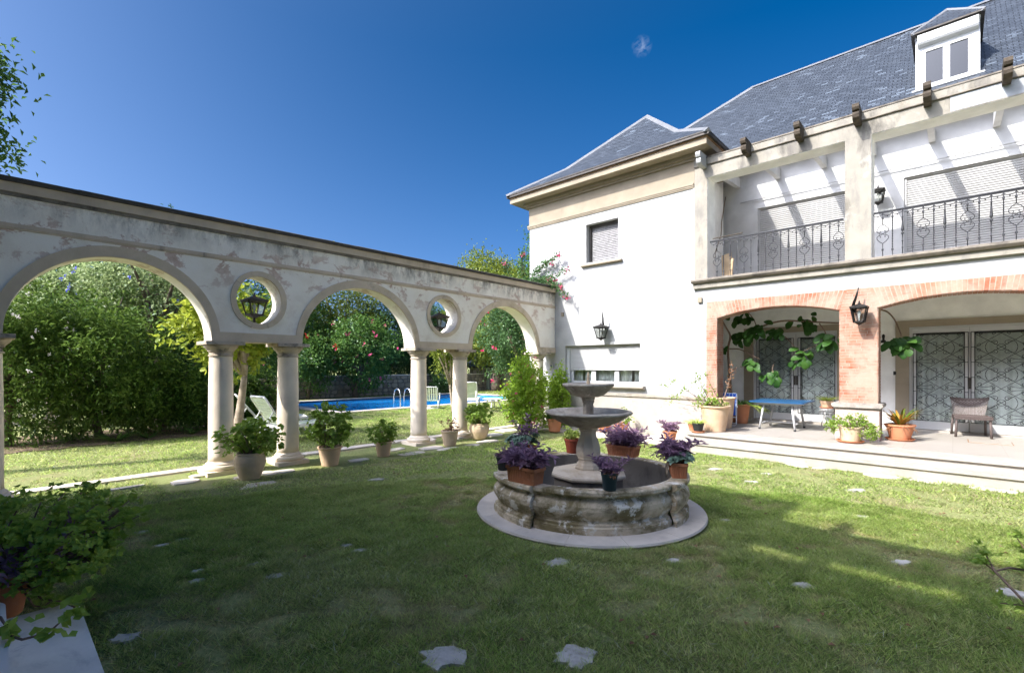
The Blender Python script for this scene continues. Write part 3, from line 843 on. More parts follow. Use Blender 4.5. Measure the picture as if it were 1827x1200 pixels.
    for i, y in enumerate((2.50, -.07, 3.555, 6.375, 7.575, 10.48)):
        c = col if i == 0 else copy_tree(col)
        c.parent = t; c.location = Vector((-8.66, y, 0)) - wl(t)
        if i: c.rotation_euler = (0, 0, 0)
arcade()

# ================================================================== VILLA
BWY = 13.35
BR = dict()
def villa():
    t = thing('villa', (-4.4, 11.0, 0), 'two storey white villa with slate roofs, brick arched loggia and pergola balcony above it', 'villa')
    def B(name, mat, boxes, parent=t):
        mb = MB()
        for q in boxes: mb.box(*q)
        return mb.build(name, mat, parent)
    WL, WR, WF = -9.42, -4.392, 11.03
    # ---- wing wall with two openings
    curve_sheet('wing_wall', [(WL, 0), (WR, 0), (WR, 6.6), (WL, 6.6)],
                [[(-7.39, 4.53), (-6.40, 4.53), (-6.40, 5.575), (-7.39, 5.575)], [(-8.10, 1.225), (-5.78, 1.225), (-5.78, 2.285), (-8.10, 2.285)]],
                .3, 'white_plaster', t, lambda u, v, w: (u, WF + .15 + w, v))
    B('side_wall', 'white_plaster', [(WL, WL + .3, WF + .3, 20, 0, 6.6)]); B('side_wall', 'shade_lifted_plaster', [(-4.72, -4.5, WF + .3, 13.2, 0, 6.6)])
    B('room_interior', 'interior', [(-9.1, -4.75, 12.6, 12.7, 0, 6.5), (-9.1, -4.75, WF + .31, 12.6, 2.9, 3.0), (-9.1, -4.75, WF + .31, 12.6, 0.0, .1)])
    B('plinth', 'step_stone', [(WL - .04, -4.12, WF - .05, WF + .02, -.02, .925), (WL - .04, WL + .02, WF, 20, -.02, .925)])
    mb = MB(); mb.prism([(WF + .02, .925), (WF - .05, .925), (WF - .085, .945), (WF - .085, .985), (WF - .06, 1.0), (WF + .02, 1.025)], 'x', WL - .06, -4.115)
    mb.build('plinth_cap', 'beam_stone', t)
    mb = MB(); mb.prism([(WF + .02, 5.83), (WF - .025, 5.835), (WF - .025, 5.86), (WF - .04, 5.865), (WF - .04, 5.89), (WF - .055, 5.9), (WF - .055, 5.94), (WF + .02, 5.95)], 'x', WL - .055, -4.41)
    mb.box(WL - .05, WL + .02, WF - .02, 20, 5.84, 5.94)
    mb.build('string_course', 'cream_stone', t)
    B('frieze', 'cream_stone', [(WL - .012, -4.402, WF - .014, WF + .02, 5.945, 6.6), (WL - .012, WL + .02, WF + .02, 20, 5.945, 6.6)])
    mb = MB(); e = .42
    CX0, CX1, CY0 = WL - e, -3.975, WF - e
    mb.box(CX0, CX1, CY0, 12.8, 6.60, 6.735)
    mb.box(WL - .13, -4.3, WF - .13, 12.8, 6.515, 6.601); mb.box(WL - .07, -4.36, WF - .07, 12.8, 6.46, 6.516)
    mb.build('cornice', 'cream_stone', t)
    B('cornice_trim', 'brown_trim', [(CX0 - .02, CX1 + .02, CY0 - .02, 12.8, 6.735, 6.765)])
    B('gutter', 'gutter_metal', [(CX0 - .075, CX1 + .075, CY0 - .075, 12.8, 6.765, 6.845)])
    # ---- wing windows
    wn = B('window', 'old_shutter', [(-7.39, -6.40, 11.28, 11.30, 4.53, 5.575)])
    mb = MB()
    for k in range(21):
        z = 4.56 + k * .0455; mb.prism([(11.235 + random.uniform(-.004, .004), z), (11.262, z - .004), (11.262, z + .04), (11.25, z + .04)], 'x', -7.33, -6.42)
    mb.build('roller_blind', 'old_shutter', wn)
    mb = MB()
    for q in ((-7.39, -7.335), (-6.425, -6.40)): mb.box(q[0], q[1], 11.19, 11.281, 4.53, 5.575)
    mb.box(-7.335, -6.425, 11.19, 11.281, 5.51, 5.575)
    mb.build('frame', 'gutter_metal', wn)
    mb = MB(); mb.prism([(11.2, 4.50), (10.93, 4.47), (10.93, 4.435), (10.97, 4.42), (11.04, 4.415), (11.2, 4.415)], 'x', -7.52, -6.27); mb.build('sill', 'cream_stone', wn)
    w2 = MB(); fy0, fy1 = 11.19, 11.24
    zb, zt = 1.27, 1.62
    for (x0, x1) in ((-8.02, -7.915), (-7.325, -7.185), (-6.60, -6.47), (-5.885, -5.78)): w2.box(x0, x1, fy0, fy1, zb, zt + .1)
    w2.box(-8.02, -5.78, fy0 + .002, fy1 - .002, 1.225, 1.31)
    wn = w2.build('window', 'white_paint', t)
    mb = MB()
    for k in range(19):
        z = 1.625 + k * .0355; mb.prism([(11.150, z + .002), (11.166, z), (11.166, z + .0355), (11.152, z + .031)], 'x', -8.005, -5.785)
    mb.box(-8.005, -5.785, 11.145, 11.17, 1.605, 1.627)
    mb.build('roller_shutter', 'shutter_paint', wn)
    B('frame', 'white_paint', [(-8.10, -8.008, 11.12, 11.2, 1.225, 2.285)], wn)
    for x0, x1 in ((-7.915, -7.325), (-7.185, -6.60), (-6.47, -5.885)):
        B('pane', 'glass', [(x0, x1, 11.212, 11.218, 1.31, 1.72)], wn)
    mb = MB(); V = []; F = []
    xs = np.linspace(-8.0, -5.8, 130)
    for i, x in enumerate(xs):
        yy = 11.34 + .03 * math.sin(x * 46) + .015 * math.sin(x * 17 + 1)
        V += [(x, yy, 1.2), (x, yy, 2.28)]
        if i and not (.30 < (x + 8) / 2.2 < .345 or .40 < ((x + 8) * 1.3) % 1 < .47): F.append((2 * i - 2, 2 * i, 2 * i + 1, 2 * i - 1))
    mb.add(V, F, 0, True); mb.build('curtain', 'curtain', wn)
    mb = MB(); mb.prism([(11.2, 1.228), (10.88, 1.205), (10.88, 1.165), (10.92, 1.15), (10.96, 1.13), (11.04, 1.12), (11.2, 1.12)], 'x', -8.22, -5.63); mb.build('sill', 'step_stone', wn)
    B('rain_pipe', 'white_paint', [(-4.43, -4.392, 11.0, 11.035, 1.02, 5.82)])
    # ---- loggia front wall
    TZ = .34; LF = 11.0; LT = .40
    A = [(-2.745, 1.157), (.149, 1.169), (3.2, 1.169)]; SZ, RISE = 2.785, .172
    def soff(c, h, x):
        rr = (h * h + RISE * RISE) / (2 * RISE); return SZ + RISE - rr + math.sqrt(max(0, rr * rr - (x - c) ** 2))
    out = [(-4.39, TZ - .1)]
    for c, h in A:
        out += [(c - h, TZ - .1)] + [(x, soff(c, h, x)) for x in np.linspace(c - h, c + h, 30)] + [(c + h, TZ - .1)]
    out += [(7, TZ - .1), (7, 3.49), (-4.39, 3.49)]
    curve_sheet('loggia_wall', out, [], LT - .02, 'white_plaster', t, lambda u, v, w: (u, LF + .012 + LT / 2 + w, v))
    # brickwork: laid bricks over mortar
    mb = MB(); mo = MB(); g = random.Random(11)
    def course_wall(x0, x1, z0, z1, yf):
        mo.box(x0, x1, yf + .004, yf + .021, z0, z1)
        n = max(1, round((z1 - z0) / .0555)); h = (z1 - z0) / n
        for i in range(n):
            x = x0 - (g.random() * .2)
            while x < x1:
                l = g.choice((.23, .25, .25, .12)); a, b = max(x0, x), min(x1, x + l - .010); x += l
                if b - a > .015:
                    p = yf + g.uniform(-.0015, .003); mb.box(a, b, p, yf + .018, z0 + i * h + .0045, z0 + (i + 1) * h - .0045)
    def jamb(xf, sgn, z0, z1):
        """brick reveal on the pier flank, sgn = outward x"""
        n = max(1, round((z1 - z0) / .0555)); h = (z1 - z0) / n
        a, b = sorted((xf, xf + sgn * .012)); mo.box(a, b, LF + .021, LF + LT - .002, z0, z1)
        for i in range(n):
            y = LF + .006 - g.random() * .1
            while y < LF + LT:
                l = g.choice((.23, .25, .12)); a, b = max(LF + .006, y), min(LF + LT, y + l - .01); y += l
                if b - a > .02:
                    u, v = sorted((xf - sgn * .004, xf + sgn * (.016 + g.uniform(0, .003)))); mb.box(u, v, a, b, z0 + i * h + .0045, z0 + (i + 1) * h - .0045)
    TOP = 3.165
    course_wall(-4.124, -3.903, 1.0, SZ + .02, LF); jamb(-3.902, 1, 1.0, SZ - .01)
    for xa, xb in ((-1.587, -1.021), (1.319, 2.03)):
        course_wall(xa, xb, 1.0, SZ + .02, LF); jamb(xb - .001, 1, 1.0, SZ - .01); jamb(xa + .001, -1, 1.0, SZ - .01)
    # soldier bricks over each arch
    for c, h in A[:2] + A[2:]:
        mo.prism([(x, soff(c, h, x) + .004) for x in np.linspace(c - h, c + h, 24)] + [(c + h, TOP), (c - h, TOP)], 'y', LF + .004, LF + .021)
        n = int(2 * h / .062)
        for i in range(n):
            x = c - h + (i + .5) * 2 * h / n; tl = (x - c) / h * .34
            w_ = h / n - .0045; z0 = soff(c, h, x) - .002
            zs = [z0, z0 + g.choice((.11, .23, .23)), TOP]
            if zs[2] - zs[1] < .06: zs = [z0, TOP]
            for za, zb in zip(zs[:-1], zs[1:]):
                xa, xb = x + (za - z0) * tl, x + (zb - z0) * tl; p = LF + g.uniform(-.0015, .003)
                poly = [(xa - w_, za), (xa + w_, za), (xb + w_, zb - .008), (xb - w_, zb - .008)]
                mb.prism(poly, 'y', p, LF + .018)
        # soffit bricks
        n = int(2 * h / .062)
        for i in range(n):
            x0, x1 = c - h + i * 2 * h / n + .004, c - h + (i + 1) * 2 * h / n - .004
            mb.add([(x0, LF + .01, soff(c, h, x0) - .012), (x1, LF + .01, soff(c, h, x1) - .012), (x1, LF + LT, soff(c, h, x1) - .012), (x0, LF + LT, soff(c, h, x0) - .012),
                    (x0, LF + .01, soff(c, h, x0) + .01), (x1, LF + .01, soff(c, h, x1) + .01), (x1, LF + LT, soff(c, h, x1) + .01), (x0, LF + LT, soff(c, h, x0) + .01)],
                   [(3, 2, 1, 0), (0, 1, 5, 4), (2, 3, 7, 6), (1, 2, 6, 5), (3, 0, 4, 7)])
    # spandrels between arches
    for xa, xb in ((-4.124, -3.903), (-1.587, -1.021), (1.319, 2.03)):
        mo.box(xa, xb, LF + .0045, LF + .0215, SZ, TOP)
        n = 7; h = (TOP - SZ - .02) / n
        for i in range(n):
            sh = (i / n) * .12; x = xa + (sh if xa > -4 else 0); e_ = xb - sh * 0
            x = xa + (.34 * (i + .5) * h if xa > -4 else 0); e_ = xb - .34 * (i + .5) * h
            while x < e_:
                l = g.choice((.23, .25, .12)); b = min(e_, x + l - .01)
                if b - x > .02: mb.box(x, b, LF + .0035, LF + .018, SZ + .02 + i * h + .004, SZ + .02 + (i + 1) * h - .004)
                x += l
    bw = mb.build('brick_facing', 'mortar_bricks', t); mo.build('mortar_bed', 'mortar', bw)
    # pedestals
    for (x0, x1) in ((-1.66, -.985), (1.25, 2.1)):
        p = B('pedestal', 'pedestal_stone', [(x0, x1, LF - .06, LF + LT + .05, TZ - .02, .925)])
        mb = MB(); mb.box(x0 - .012, x1 + .012, LF - .072, LF + LT + .062, .90, .935)
        mb.prism([(x0 - .05, .952), (x0 - .06, .985), (x0 - .05, 1.01), (x0 - .02, 1.022), (x1 + .02, 1.022), (x1 + .05, 1.01), (x1 + .06, .985), (x1 + .05, .952), (x1 + .012, .934), (x0 - .012, .934)], 'y', LF - .11, LF + LT + .09)
        mb.build('pedestal_cap', 'cap_stone', p)
    B('pedestal', 'step_stone', [(-4.13, -3.86, LF - .052, LF + LT + .04, TZ - .02, .93), (-4.13, -3.84, LF - .07, LF + LT + .06, .93, 1.0)])
    # ---- balcony slab
    B('balcony_fascia', 'beam_stone', [(-4.405, 7, LF - .055, LF + .4, 3.482, 3.60)])
    mb = MB(); mb.prism([(LF - .13, 3.62), (LF - .15, 3.64), (LF - .15, 3.675), (LF - .12, 3.69), (LF + .4, 3.695), (LF + .4, 3.60), (LF - .11, 3.60)], 'x', -4.425, 7); mb.build('balcony_edge', 'weathered_and_shadow_edge', t)
    B('balcony_floor', 'step_stone', [(-4.5, 7, LF + .38, BWY, 3.22, 3.69)])
    B('loggia_ceiling', 'shade_lifted_plaster', [(-4.5, 7, LF + LT - .005, BWY, 3.19, 3.221)])
    # ---- upper pillars and beam
    for x0, x1 in ((-4.392, -4.10), (-1.512, -1.108), (1.32, 1.72)):
        B('pillar', 'beam_stone', [(x0, x1, LF, LF + .46, 3.69, 5.995)])
    B('pillar_lining', 'shade_lifted_plaster', [(-4.101, -4.095, LF + .015, LF + .462, 3.70, 5.985)]); B('pillar_lining', 'shade_lifted_plaster', [(-1.109, -1.103, LF + .015, LF + .462, 3.70, 5.985)]); B('pillar_lining', 'shade_lifted_plaster', [(-4.52, -4.1, LF + .3, LF + .463, 3.69, 5.99)])
    B('beam', 'beam_stone', [(-4.392, 7, LF, LF + .43, 5.99, 6.275)])
    B('beam_lining', 'shade_lifted_plaster', [(-4.095, 7, LF + .008, LF + .435, 5.984, 5.992)])
    B('beam_patch', 'slate_patch', [(-.03, 2.2, LF - .004, LF + .01, 6.01, 6.262)])
    B('beam_cap', 'beam_stone', [(-4.392, 7, LF - .032, LF + .46, 6.285, 6.42)])
    B('beam_cap_edge_and_shadow', 'weathered_and_shadow_edge', [(-4.395, 7, LF - .036, LF + .45, 6.272, 6.288), (-4.395, 7, LF - .045, LF + .47, 6.42, 6.445)])  # lower strip paints the shadow line under the cap, upper is weathered stone
    # ---- pergola rafters with carved tails
    for i, x in enumerate((-4.16, -3.22, -2.24, -1.30, -.32, .63, 1.6, 2.55, 3.5)):
        mb = MB(); hw = .052
        def zt(y): return 6.44 + (y - 10.97) * .085
        mb.prism([(11.42, 6.27), (BWY + .05, 6.40), (BWY + .05, zt(BWY)), (11.42, zt(11.42))], 'x', x - hw, x + hw)
        o = mb.build('rafter', 'balcony_plaster', t)
        mb = MB()
        tail = [(11.0, 6.20), (10.80, 6.19), (10.70, 6.20), (10.645, 6.235), (10.625, 6.285), (10.64, 6.33), (10.67, 6.345), (10.61, 6.36), (10.585, 6.40), (10.59, 6.455), (10.62, 6.475), (11.0, 6.475)]
        mb.prism(tail, 'x', x - hw, x + hw)
        mb.build('rafter_tail', 'white_plaster' if i == 0 else 'dark_wood', o)
    mb = MB(); mb.tube([(-4.1, 13.30, 5.98), (-2.7, 13.28, 5.99), (7, 13.28, 6.0)], .014, 6); mb.build('curtain_rod', 'white_plaster', t)
    # ---- back wall with its doors
    D1 = (-3.79, -1.98); D2 = (-.69, 1.19); DZ = 2.545
    S1 = (-3.69, -1.60, 3.69, 5.755); S2 = (-.775, 1.35, 3.69, 5.77)
    curve_sheet('back_wall', [(-4.75, 0.2), (7, .2), (7, 3.45), (-4.75, 3.45)],
                [[(a, TZ + .03), (b, TZ + .03), (b, DZ), (a, DZ)] for a, b in (D1, D2)],
                .25, 'shade_lifted_plaster', t, lambda u, v, w: (u, BWY + .125 + w, v))
    curve_sheet('balcony_wall', [(-4.75, 3.45), (7, 3.45), (7, 6.95), (-4.75, 6.95)], [[(a, c), (b, c), (b, d), (a, d)] for a, b, c, d in (S1, S2)],
                .25, 'balcony_plaster', t, lambda u, v, w: (u, BWY + .125 + w, v))
    B('room_interior', 'interior', [(-4.7, 7, 14.6, 14.7, .2, 6.9), (-4.7, 7, BWY + .26, 14.6, 3.0, 3.1), (-4.7, 7, BWY + .26, 14.6, .2, .33)])
    for a, b, c, d in (S1, S2):
        mb = MB()
        n = int((d - c) / .048)
        for k in range(n):
            z = c + .02 + k * (d - c - .03) / n; hh = (d - c - .03) / n
            mb.prism([(BWY + .060, z + .008), (BWY + .075, z), (BWY + .075, z + hh), (BWY + .050, z + hh - .004), (BWY + .050, z + .018)], 'x', a + .03, b - .03)
        s_ = mb.build('balcony_shutter', 'shutter_paint', t)
        B('frame', 'shutter_paint', [(a, a + .04, BWY + .02, BWY + .1, c, d), (b - .04, b, BWY + .02, BWY + .1, c, d), (a + .04, b - .04, BWY + .02, BWY + .1, d - .03, d)], s_)
        B('surround', 'balcony_plaster', [(a - .09, a, BWY - .02, BWY + .01, c, d + .09), (b, b + .09, BWY - .02, BWY + .01, c, d + .09), (a, b, BWY - .02, BWY + .01, d, d + .09)], s_)
    for (a, b), lights in ((D1, ((-3.666, -2.94), (-2.735, -2.035))), (D2, ((-.57, .175), (.325, 1.07)))):
        fr = MB(); y0, y1 = BWY + .03, BWY + .09; z0 = TZ + .03
        mid = (lights[0][1] + lights[1][0]) / 2
        fr.box(a, a + .035, y0 - .02, y1, z0, DZ); fr.box(b - .035, b, y0 - .02, y1, z0, DZ); fr.box(a + .035, b - .035, y0 - .02, y1, DZ - .04, DZ)
        dr = fr.build('french_door', 'white_paint', t)
        B('surround', 'cream_stone', [(a - .23, a, BWY - .035, BWY + .02, TZ - .01, DZ + .14), (b, b + .12, BWY - .035, BWY + .02, TZ - .01, DZ + .14), (a, b, BWY - .035, BWY + .02, DZ, DZ + .14)], dr)
        B('threshold', 'step_stone', [(a - .05, b + .05, BWY - .08, BWY + .2, TZ - .01, TZ + .035)], dr)
        for li, (u, v) in enumerate(lights):
            xa, xb = (a + .037, mid - .004) if li == 0 else (mid + .004, b - .037)
            zb = z0 + .20 if True else 0; ztp = 2.40
            B('door_leaf', 'white_paint', [(xa, u, y0, y1 - .01, z0 + .01, DZ - .043), (v, xb, y0, y1 - .01, z0 + .01, DZ - .043), (u, v, y0, y1 - .01, z0 + .01, zb - .02), (u, v, y0, y1 - .01, ztp + .01, DZ - .043)], dr)
            B('pane', 'glass', [(u, v, y0 + .025, y0 + .031, zb - .02, ztp + .01)], dr)
            # wrought grille of lattice, quatrefoils and scrolls
            gm = MB(); yy = y0 - .012; W_ = v - u; r_ = .0042
            def P(x, z): return (x, yy, z)
            for xx in (u - .055, u, v, v + .055): gm.tube([P(xx, zb), P(xx, ztp)], .006, 4)
            for k in range(7): 
                zz = zb + (ztp - zb) * k / 6
                gm.tube([P(u - .055, zz), P(u, zz)], .006, 4); gm.tube([P(v, zz), P(v + .055, zz)], .006, 4)
            gm.tube([P(u, zb), P(v, zb)], .006, 4); gm.tube([P(u, ztp), P(v, ztp)], .006, 4)
            nc = 3; hc = (ztp - zb) / (nc + .35); cx = (u + v) / 2
            def circ(x, z, r, n=10, a0=0, a1=6.2832): gm.tube([P(x + r * math.cos(a0 + (a1 - a0) * i / n), z + r * math.sin(a0 + (a1 - a0) * i / n)) for i in range(n + 1)], r_, 4, cap=False)
            def scroll(x, z, r, a0, sg):
                gm.tube([P(x + r * (1 - .75 * i / 12) * math.cos(a0 + sg * 7.4 * i / 12), z + r * (1 - .75 * i / 12) * math.sin(a0 + sg * 7.4 * i / 12)) for i in range(13)], r_, 4, cap=False)
            def clipz(p, q):
                (x0, z0_), (x1, z1_) = p, q
                if z0_ > z1_: (x0, z0_), (x1, z1_) = (x1, z1_), (x0, z0_)
                if z1_ <= zb or z0_ >= ztp: return
                if z0_ < zb: x0 += (x1 - x0) * (zb - z0_) / (z1_ - z0_); z0_ = zb
                if z1_ > ztp: x1 = x0 + (x1 - x0) * (ztp - z0_) / (z1_ - z0_); z1_ = ztp
                gm.tube([P(x0, z0_), P(x1, z1_)], r_, 4)
            for k in range(-1, nc + 2):
                zc = ztp - hc * (.5 + k) - .04
                for sx in (-1, 1):
                    clipz((cx, zc + hc / 2), (cx + sx * W_ / 2, zc)); clipz((cx, zc - hc / 2), (cx + sx * W_ / 2, zc))
                    clipz((cx + sx * W_ / 2, zc + hc / 2), (cx, zc)); clipz((cx + sx * W_ / 2, zc - hc / 2), (cx, zc))
                if zb + .1 < zc < ztp - .1:
                    circ(cx, zc, .062)
                    for sx in (-1, 1):
                        for sz in (-1, 1):
                            scroll(cx + sx * .085, zc + sz * .085, .048, math.atan2(sz, sx), sx * sz)
                            gm.tube([P(*q) for q in bez2((cx + sx * .12, zc + sz * .10), (cx + sx * .20, zc + sz * .16), (cx + sx * W_ * .30, zc + sz * .005))], r_, 4, cap=False)
                        scroll(cx + sx * W_ * .43, zc + .05, .036, 1.57, sx); scroll(cx + sx * W_ * .43, zc - .05, .036, -1.57, -sx)
                zc2 = zc - hc / 2
                if zb + .06 < zc2 < ztp - .06:
                    for sx in (-1, 1):
                        scroll(cx + sx * .10, zc2 + .022, .03, -1.57, sx); scroll(cx + sx * .10, zc2 - .022, .03, 1.57, -sx)
                        for sz in (-1, 1):
                            scroll(cx + sx * W_ * .40, zc2 + sz * .085, .042, math.atan2(-sz, -sx), sx * sz)
                            gm.tube([P(*q) for q in bez2((cx + sx * W_ * .5, zc2 + sz * .02), (cx + sx * .16, zc2 + sz * .02), (cx + sx * .12, zc2 + sz * .06))], r_, 4, cap=False)
            for zz, sg in ((ztp - .04, -1), (zb + .04, 1)):
                for q in (-.38, -.13, .13, .38): scroll(cx + q * W_, zz, .032, sg * 1.57, 1 if q > 0 else -1)
            gm.build('grille', 'grille_iron', dr)
            B('handle', 'gutter_metal', [((v + .055 + mid) / 2 - .02 if li == 0 else (mid + u - .055) / 2 - .02, (v + .055 + mid) / 2 + .02 if li == 0 else (mid + u - .055) / 2 + .02, y0 - .014, y0 + .002, 1.25, 1.48)], dr)
        mb = MB(); V = []; F = []; xs = np.linspace(a + .03, b - .03, 110)
        for i, x in enumerate(xs):
            q = BWY + .13 + .022 * math.sin(x * 38) + .02 * math.sin(x * 13 + 2)
            V += [(x, q, TZ + .05), (x, q, 2.37)]
            if i: F.append((2 * i - 2, 2 * i, 2 * i + 1, 2 * i - 1))
        mb.add(V, F, 0, True); mb.build('curtain', 'curtain', dr)
    # ---- railings
    build_railing(t, -4.06, -1.54, [-3.903 + .1427 * k for k in range(17)])
    build_railing(t, -1.08, 1.30, [-.945 + .1407 * k for k in range(16)])
    # ---- roofs
    roofs(t)
    return t

def bez2(a, b, c, n=7):
    return [((1 - s) ** 2 * a[0] + 2 * s * (1 - s) * b[0] + s * s * c[0], (1 - s) ** 2 * a[1] + 2 * s * (1 - s) * b[1] + s * s * c[1]) for s in np.linspace(0, 1, n)]

def build_railing(t, x0, x1, xs):
    Y = 11.05; z0, z1 = 3.695, 4.53
    mb = MB()
    mb.box(x0, x1, Y - .02, Y + .02, z1 - .006, z1 + .010); mb.box(x0, x1, Y - .008, Y + .008, z1 - .026, z1 - .005)
    mb.box(x0, x1, Y - .013, Y + .013, z0 - .004, z0 + .010)
    pts = sorted(xs + [xs[0] - .14, xs[-1] + .14])
    for a, b in zip(pts[:-1], pts[1:]):       # small festoon arches hung below the rail
        m = (a + b) / 2
        for s0, s1 in ((a, m), (m, b)):
            c, h = (s0 + s1) / 2, (s1 - s0) / 2
        for sg in (-1, 1):
            mb.tube([(m + sg * .07 * q, Y, z1 - .02 - .055 * (1 - q * q) ** .5) for q in (0, .35, .6, .8, .95, 1)] , .0055, 4)
        mb.lathe([(.001, -.018), (.009, -.010), (.009, .004), (.004, .012)], (m, Y, z1 - .083), 6)
    r = mb.build('railing', 'wrought_iron', t)
    protos = {}
    def proto(kind):
        if kind in protos: return protos[kind]
        mb = MB()
        def knop(z, s=.016): mb.box(-s, s, -s, s, z - s, z + s)
        if kind == 'scroll':
            mb.tube([(0, 0, z0), (0, 0, 3.95)], .0075, 5); mb.tube([(0, 0, 4.30), (0, 0, z1)], .0075, 5)
            mb.box(-.014, .014, -.014, .014, z0, z0 + .02)
            knop(3.835); knop(4.415)
            for sg in (-1, 1):
                for top in (0, 1):
                    f = (lambda z: 8.25 - z) if top else (lambda z: z)
                    ctrl = [(0, 3.95), (.05 * sg, 3.99), (.082 * sg, 4.035), (.084 * sg, 4.075), (.06 * sg, 4.10), (.035 * sg, 4.092), (.028 * sg, 4.072), (.042 * sg, 4.062)]
                    mb.tube([(x, 0, f(z)) for x, z in ctrl], .0065, 5)
                    mb.tube([(.0, 0, f(4.125)), (.024 * sg, 0, f(4.108)), (.046 * sg, 0, f(4.118)), (.05 * sg, 0, f(4.10))], .006, 4)
        elif kind == 'twist':
            n = 26; V = []; F = []
            za, zb_ = z0 + .13, z1 - .12
            for i in range(n + 1):
                z = za + (zb_ - za) * i / n
                for j in range(4):
                    a = i * .75 + j * math.pi / 2; V.append((.0105 * math.cos(a), .0105 * math.sin(a), z))
            for i in range(n):
                for j in range(4): F.append((i * 4 + j, i * 4 + (j + 1) % 4, i * 4 + 4 + (j + 1) % 4, i * 4 + 4 + j))
            mb.add(V, F)
            mb.box(-.008, .008, -.008, .008, z0, za + .005); mb.box(-.008, .008, -.008, .008, zb_ - .005, z1 - .01)
            mb.box(-.014, .014, -.014, .014, z0, z0 + .02); knop(z0 + .13); knop(z1 - .11)
        else:
            mb.lathe([(.013, 0), (.009, .03), (.008, .13), (.017, .14), (.008, .15), (.009, .25), (.017, .26), (.009, .27), (.010, .37), (.024, .395), (.010, .415), (.010, .43), (.022, .45), (.022, .47), (.013, .60), (.011, .68), (.017, .69), (.009, .70), (.009, .825)], (0, 0, z0), 9)
        protos[kind] = mb; return mb
    order = ('scroll', 'twist', 'turned', 'twist')
    first = {}
    for i, x in enumerate(xs):
        k = order[i % 4]
        if k not in first:
            o = proto(k).build('baluster', 'wrought_iron', None, origin=(0, 0, 0)); first[k] = o
        else:
            o = first[k].copy(); COL.objects.link(o)
        o.parent = r; o.location = Vector((x, Y, 0)) - wl(r)

def roof_faces(name, faces, parent, mat='slate', th=.05):
    """each face a quad/tri given eave edge first; UV u along eave, v up the slope"""
    V = []; F = []; UV = []
    for k, f in enumerate(faces):
        P = [arr(p) for p in f]; e = P[1] - P[0]; e /= np.linalg.norm(e)
        nrm = np.cross(P[1] - P[0], P[2] - P[0]); nrm /= np.linalg.norm(nrm); up = np.cross(nrm, e)
        b = len(V)
        for p in P:
            V.append(p); d = p - P[0]; UV.append((np.dot(d, e) + 3.3 * k, np.dot(d, up)))
        F.append(tuple(range(b, b + len(P))))
    mb = MB(); mb.add(V, F); uv = np.array(UV)
    return mb.build(name, mat, parent, uv=lambda q: uv)

def ridge_strip(pts, parent, w=.09, h=.035):
    mb = MB()
    for a, b in zip(pts[:-1], pts[1:]):
        a, b = arr(a), arr(b); L = np.linalg.norm(b - a); n = max(1, int(L / .9)); d = (b - a) / L
        s = np.cross(d, [0, 0, 1.]); s /= np.linalg.norm(s); u = np.cross(s, d)
        for i in range(n):
            p, q = a + d * L * i / n, a + d * (L * (i + 1) / n + .02)
            dn = -u * .055
            mb.add([p - s * w + dn, p + u * h, p + s * w + dn, q - s * w + dn, q + u * (h + .004), q + s * w + dn], [(0, 1, 4, 3), (1, 2, 5, 4), (2, 1, 0), (3, 4, 5)])
    return mb.build('ridge_flashing', 'lead_ridge', parent)

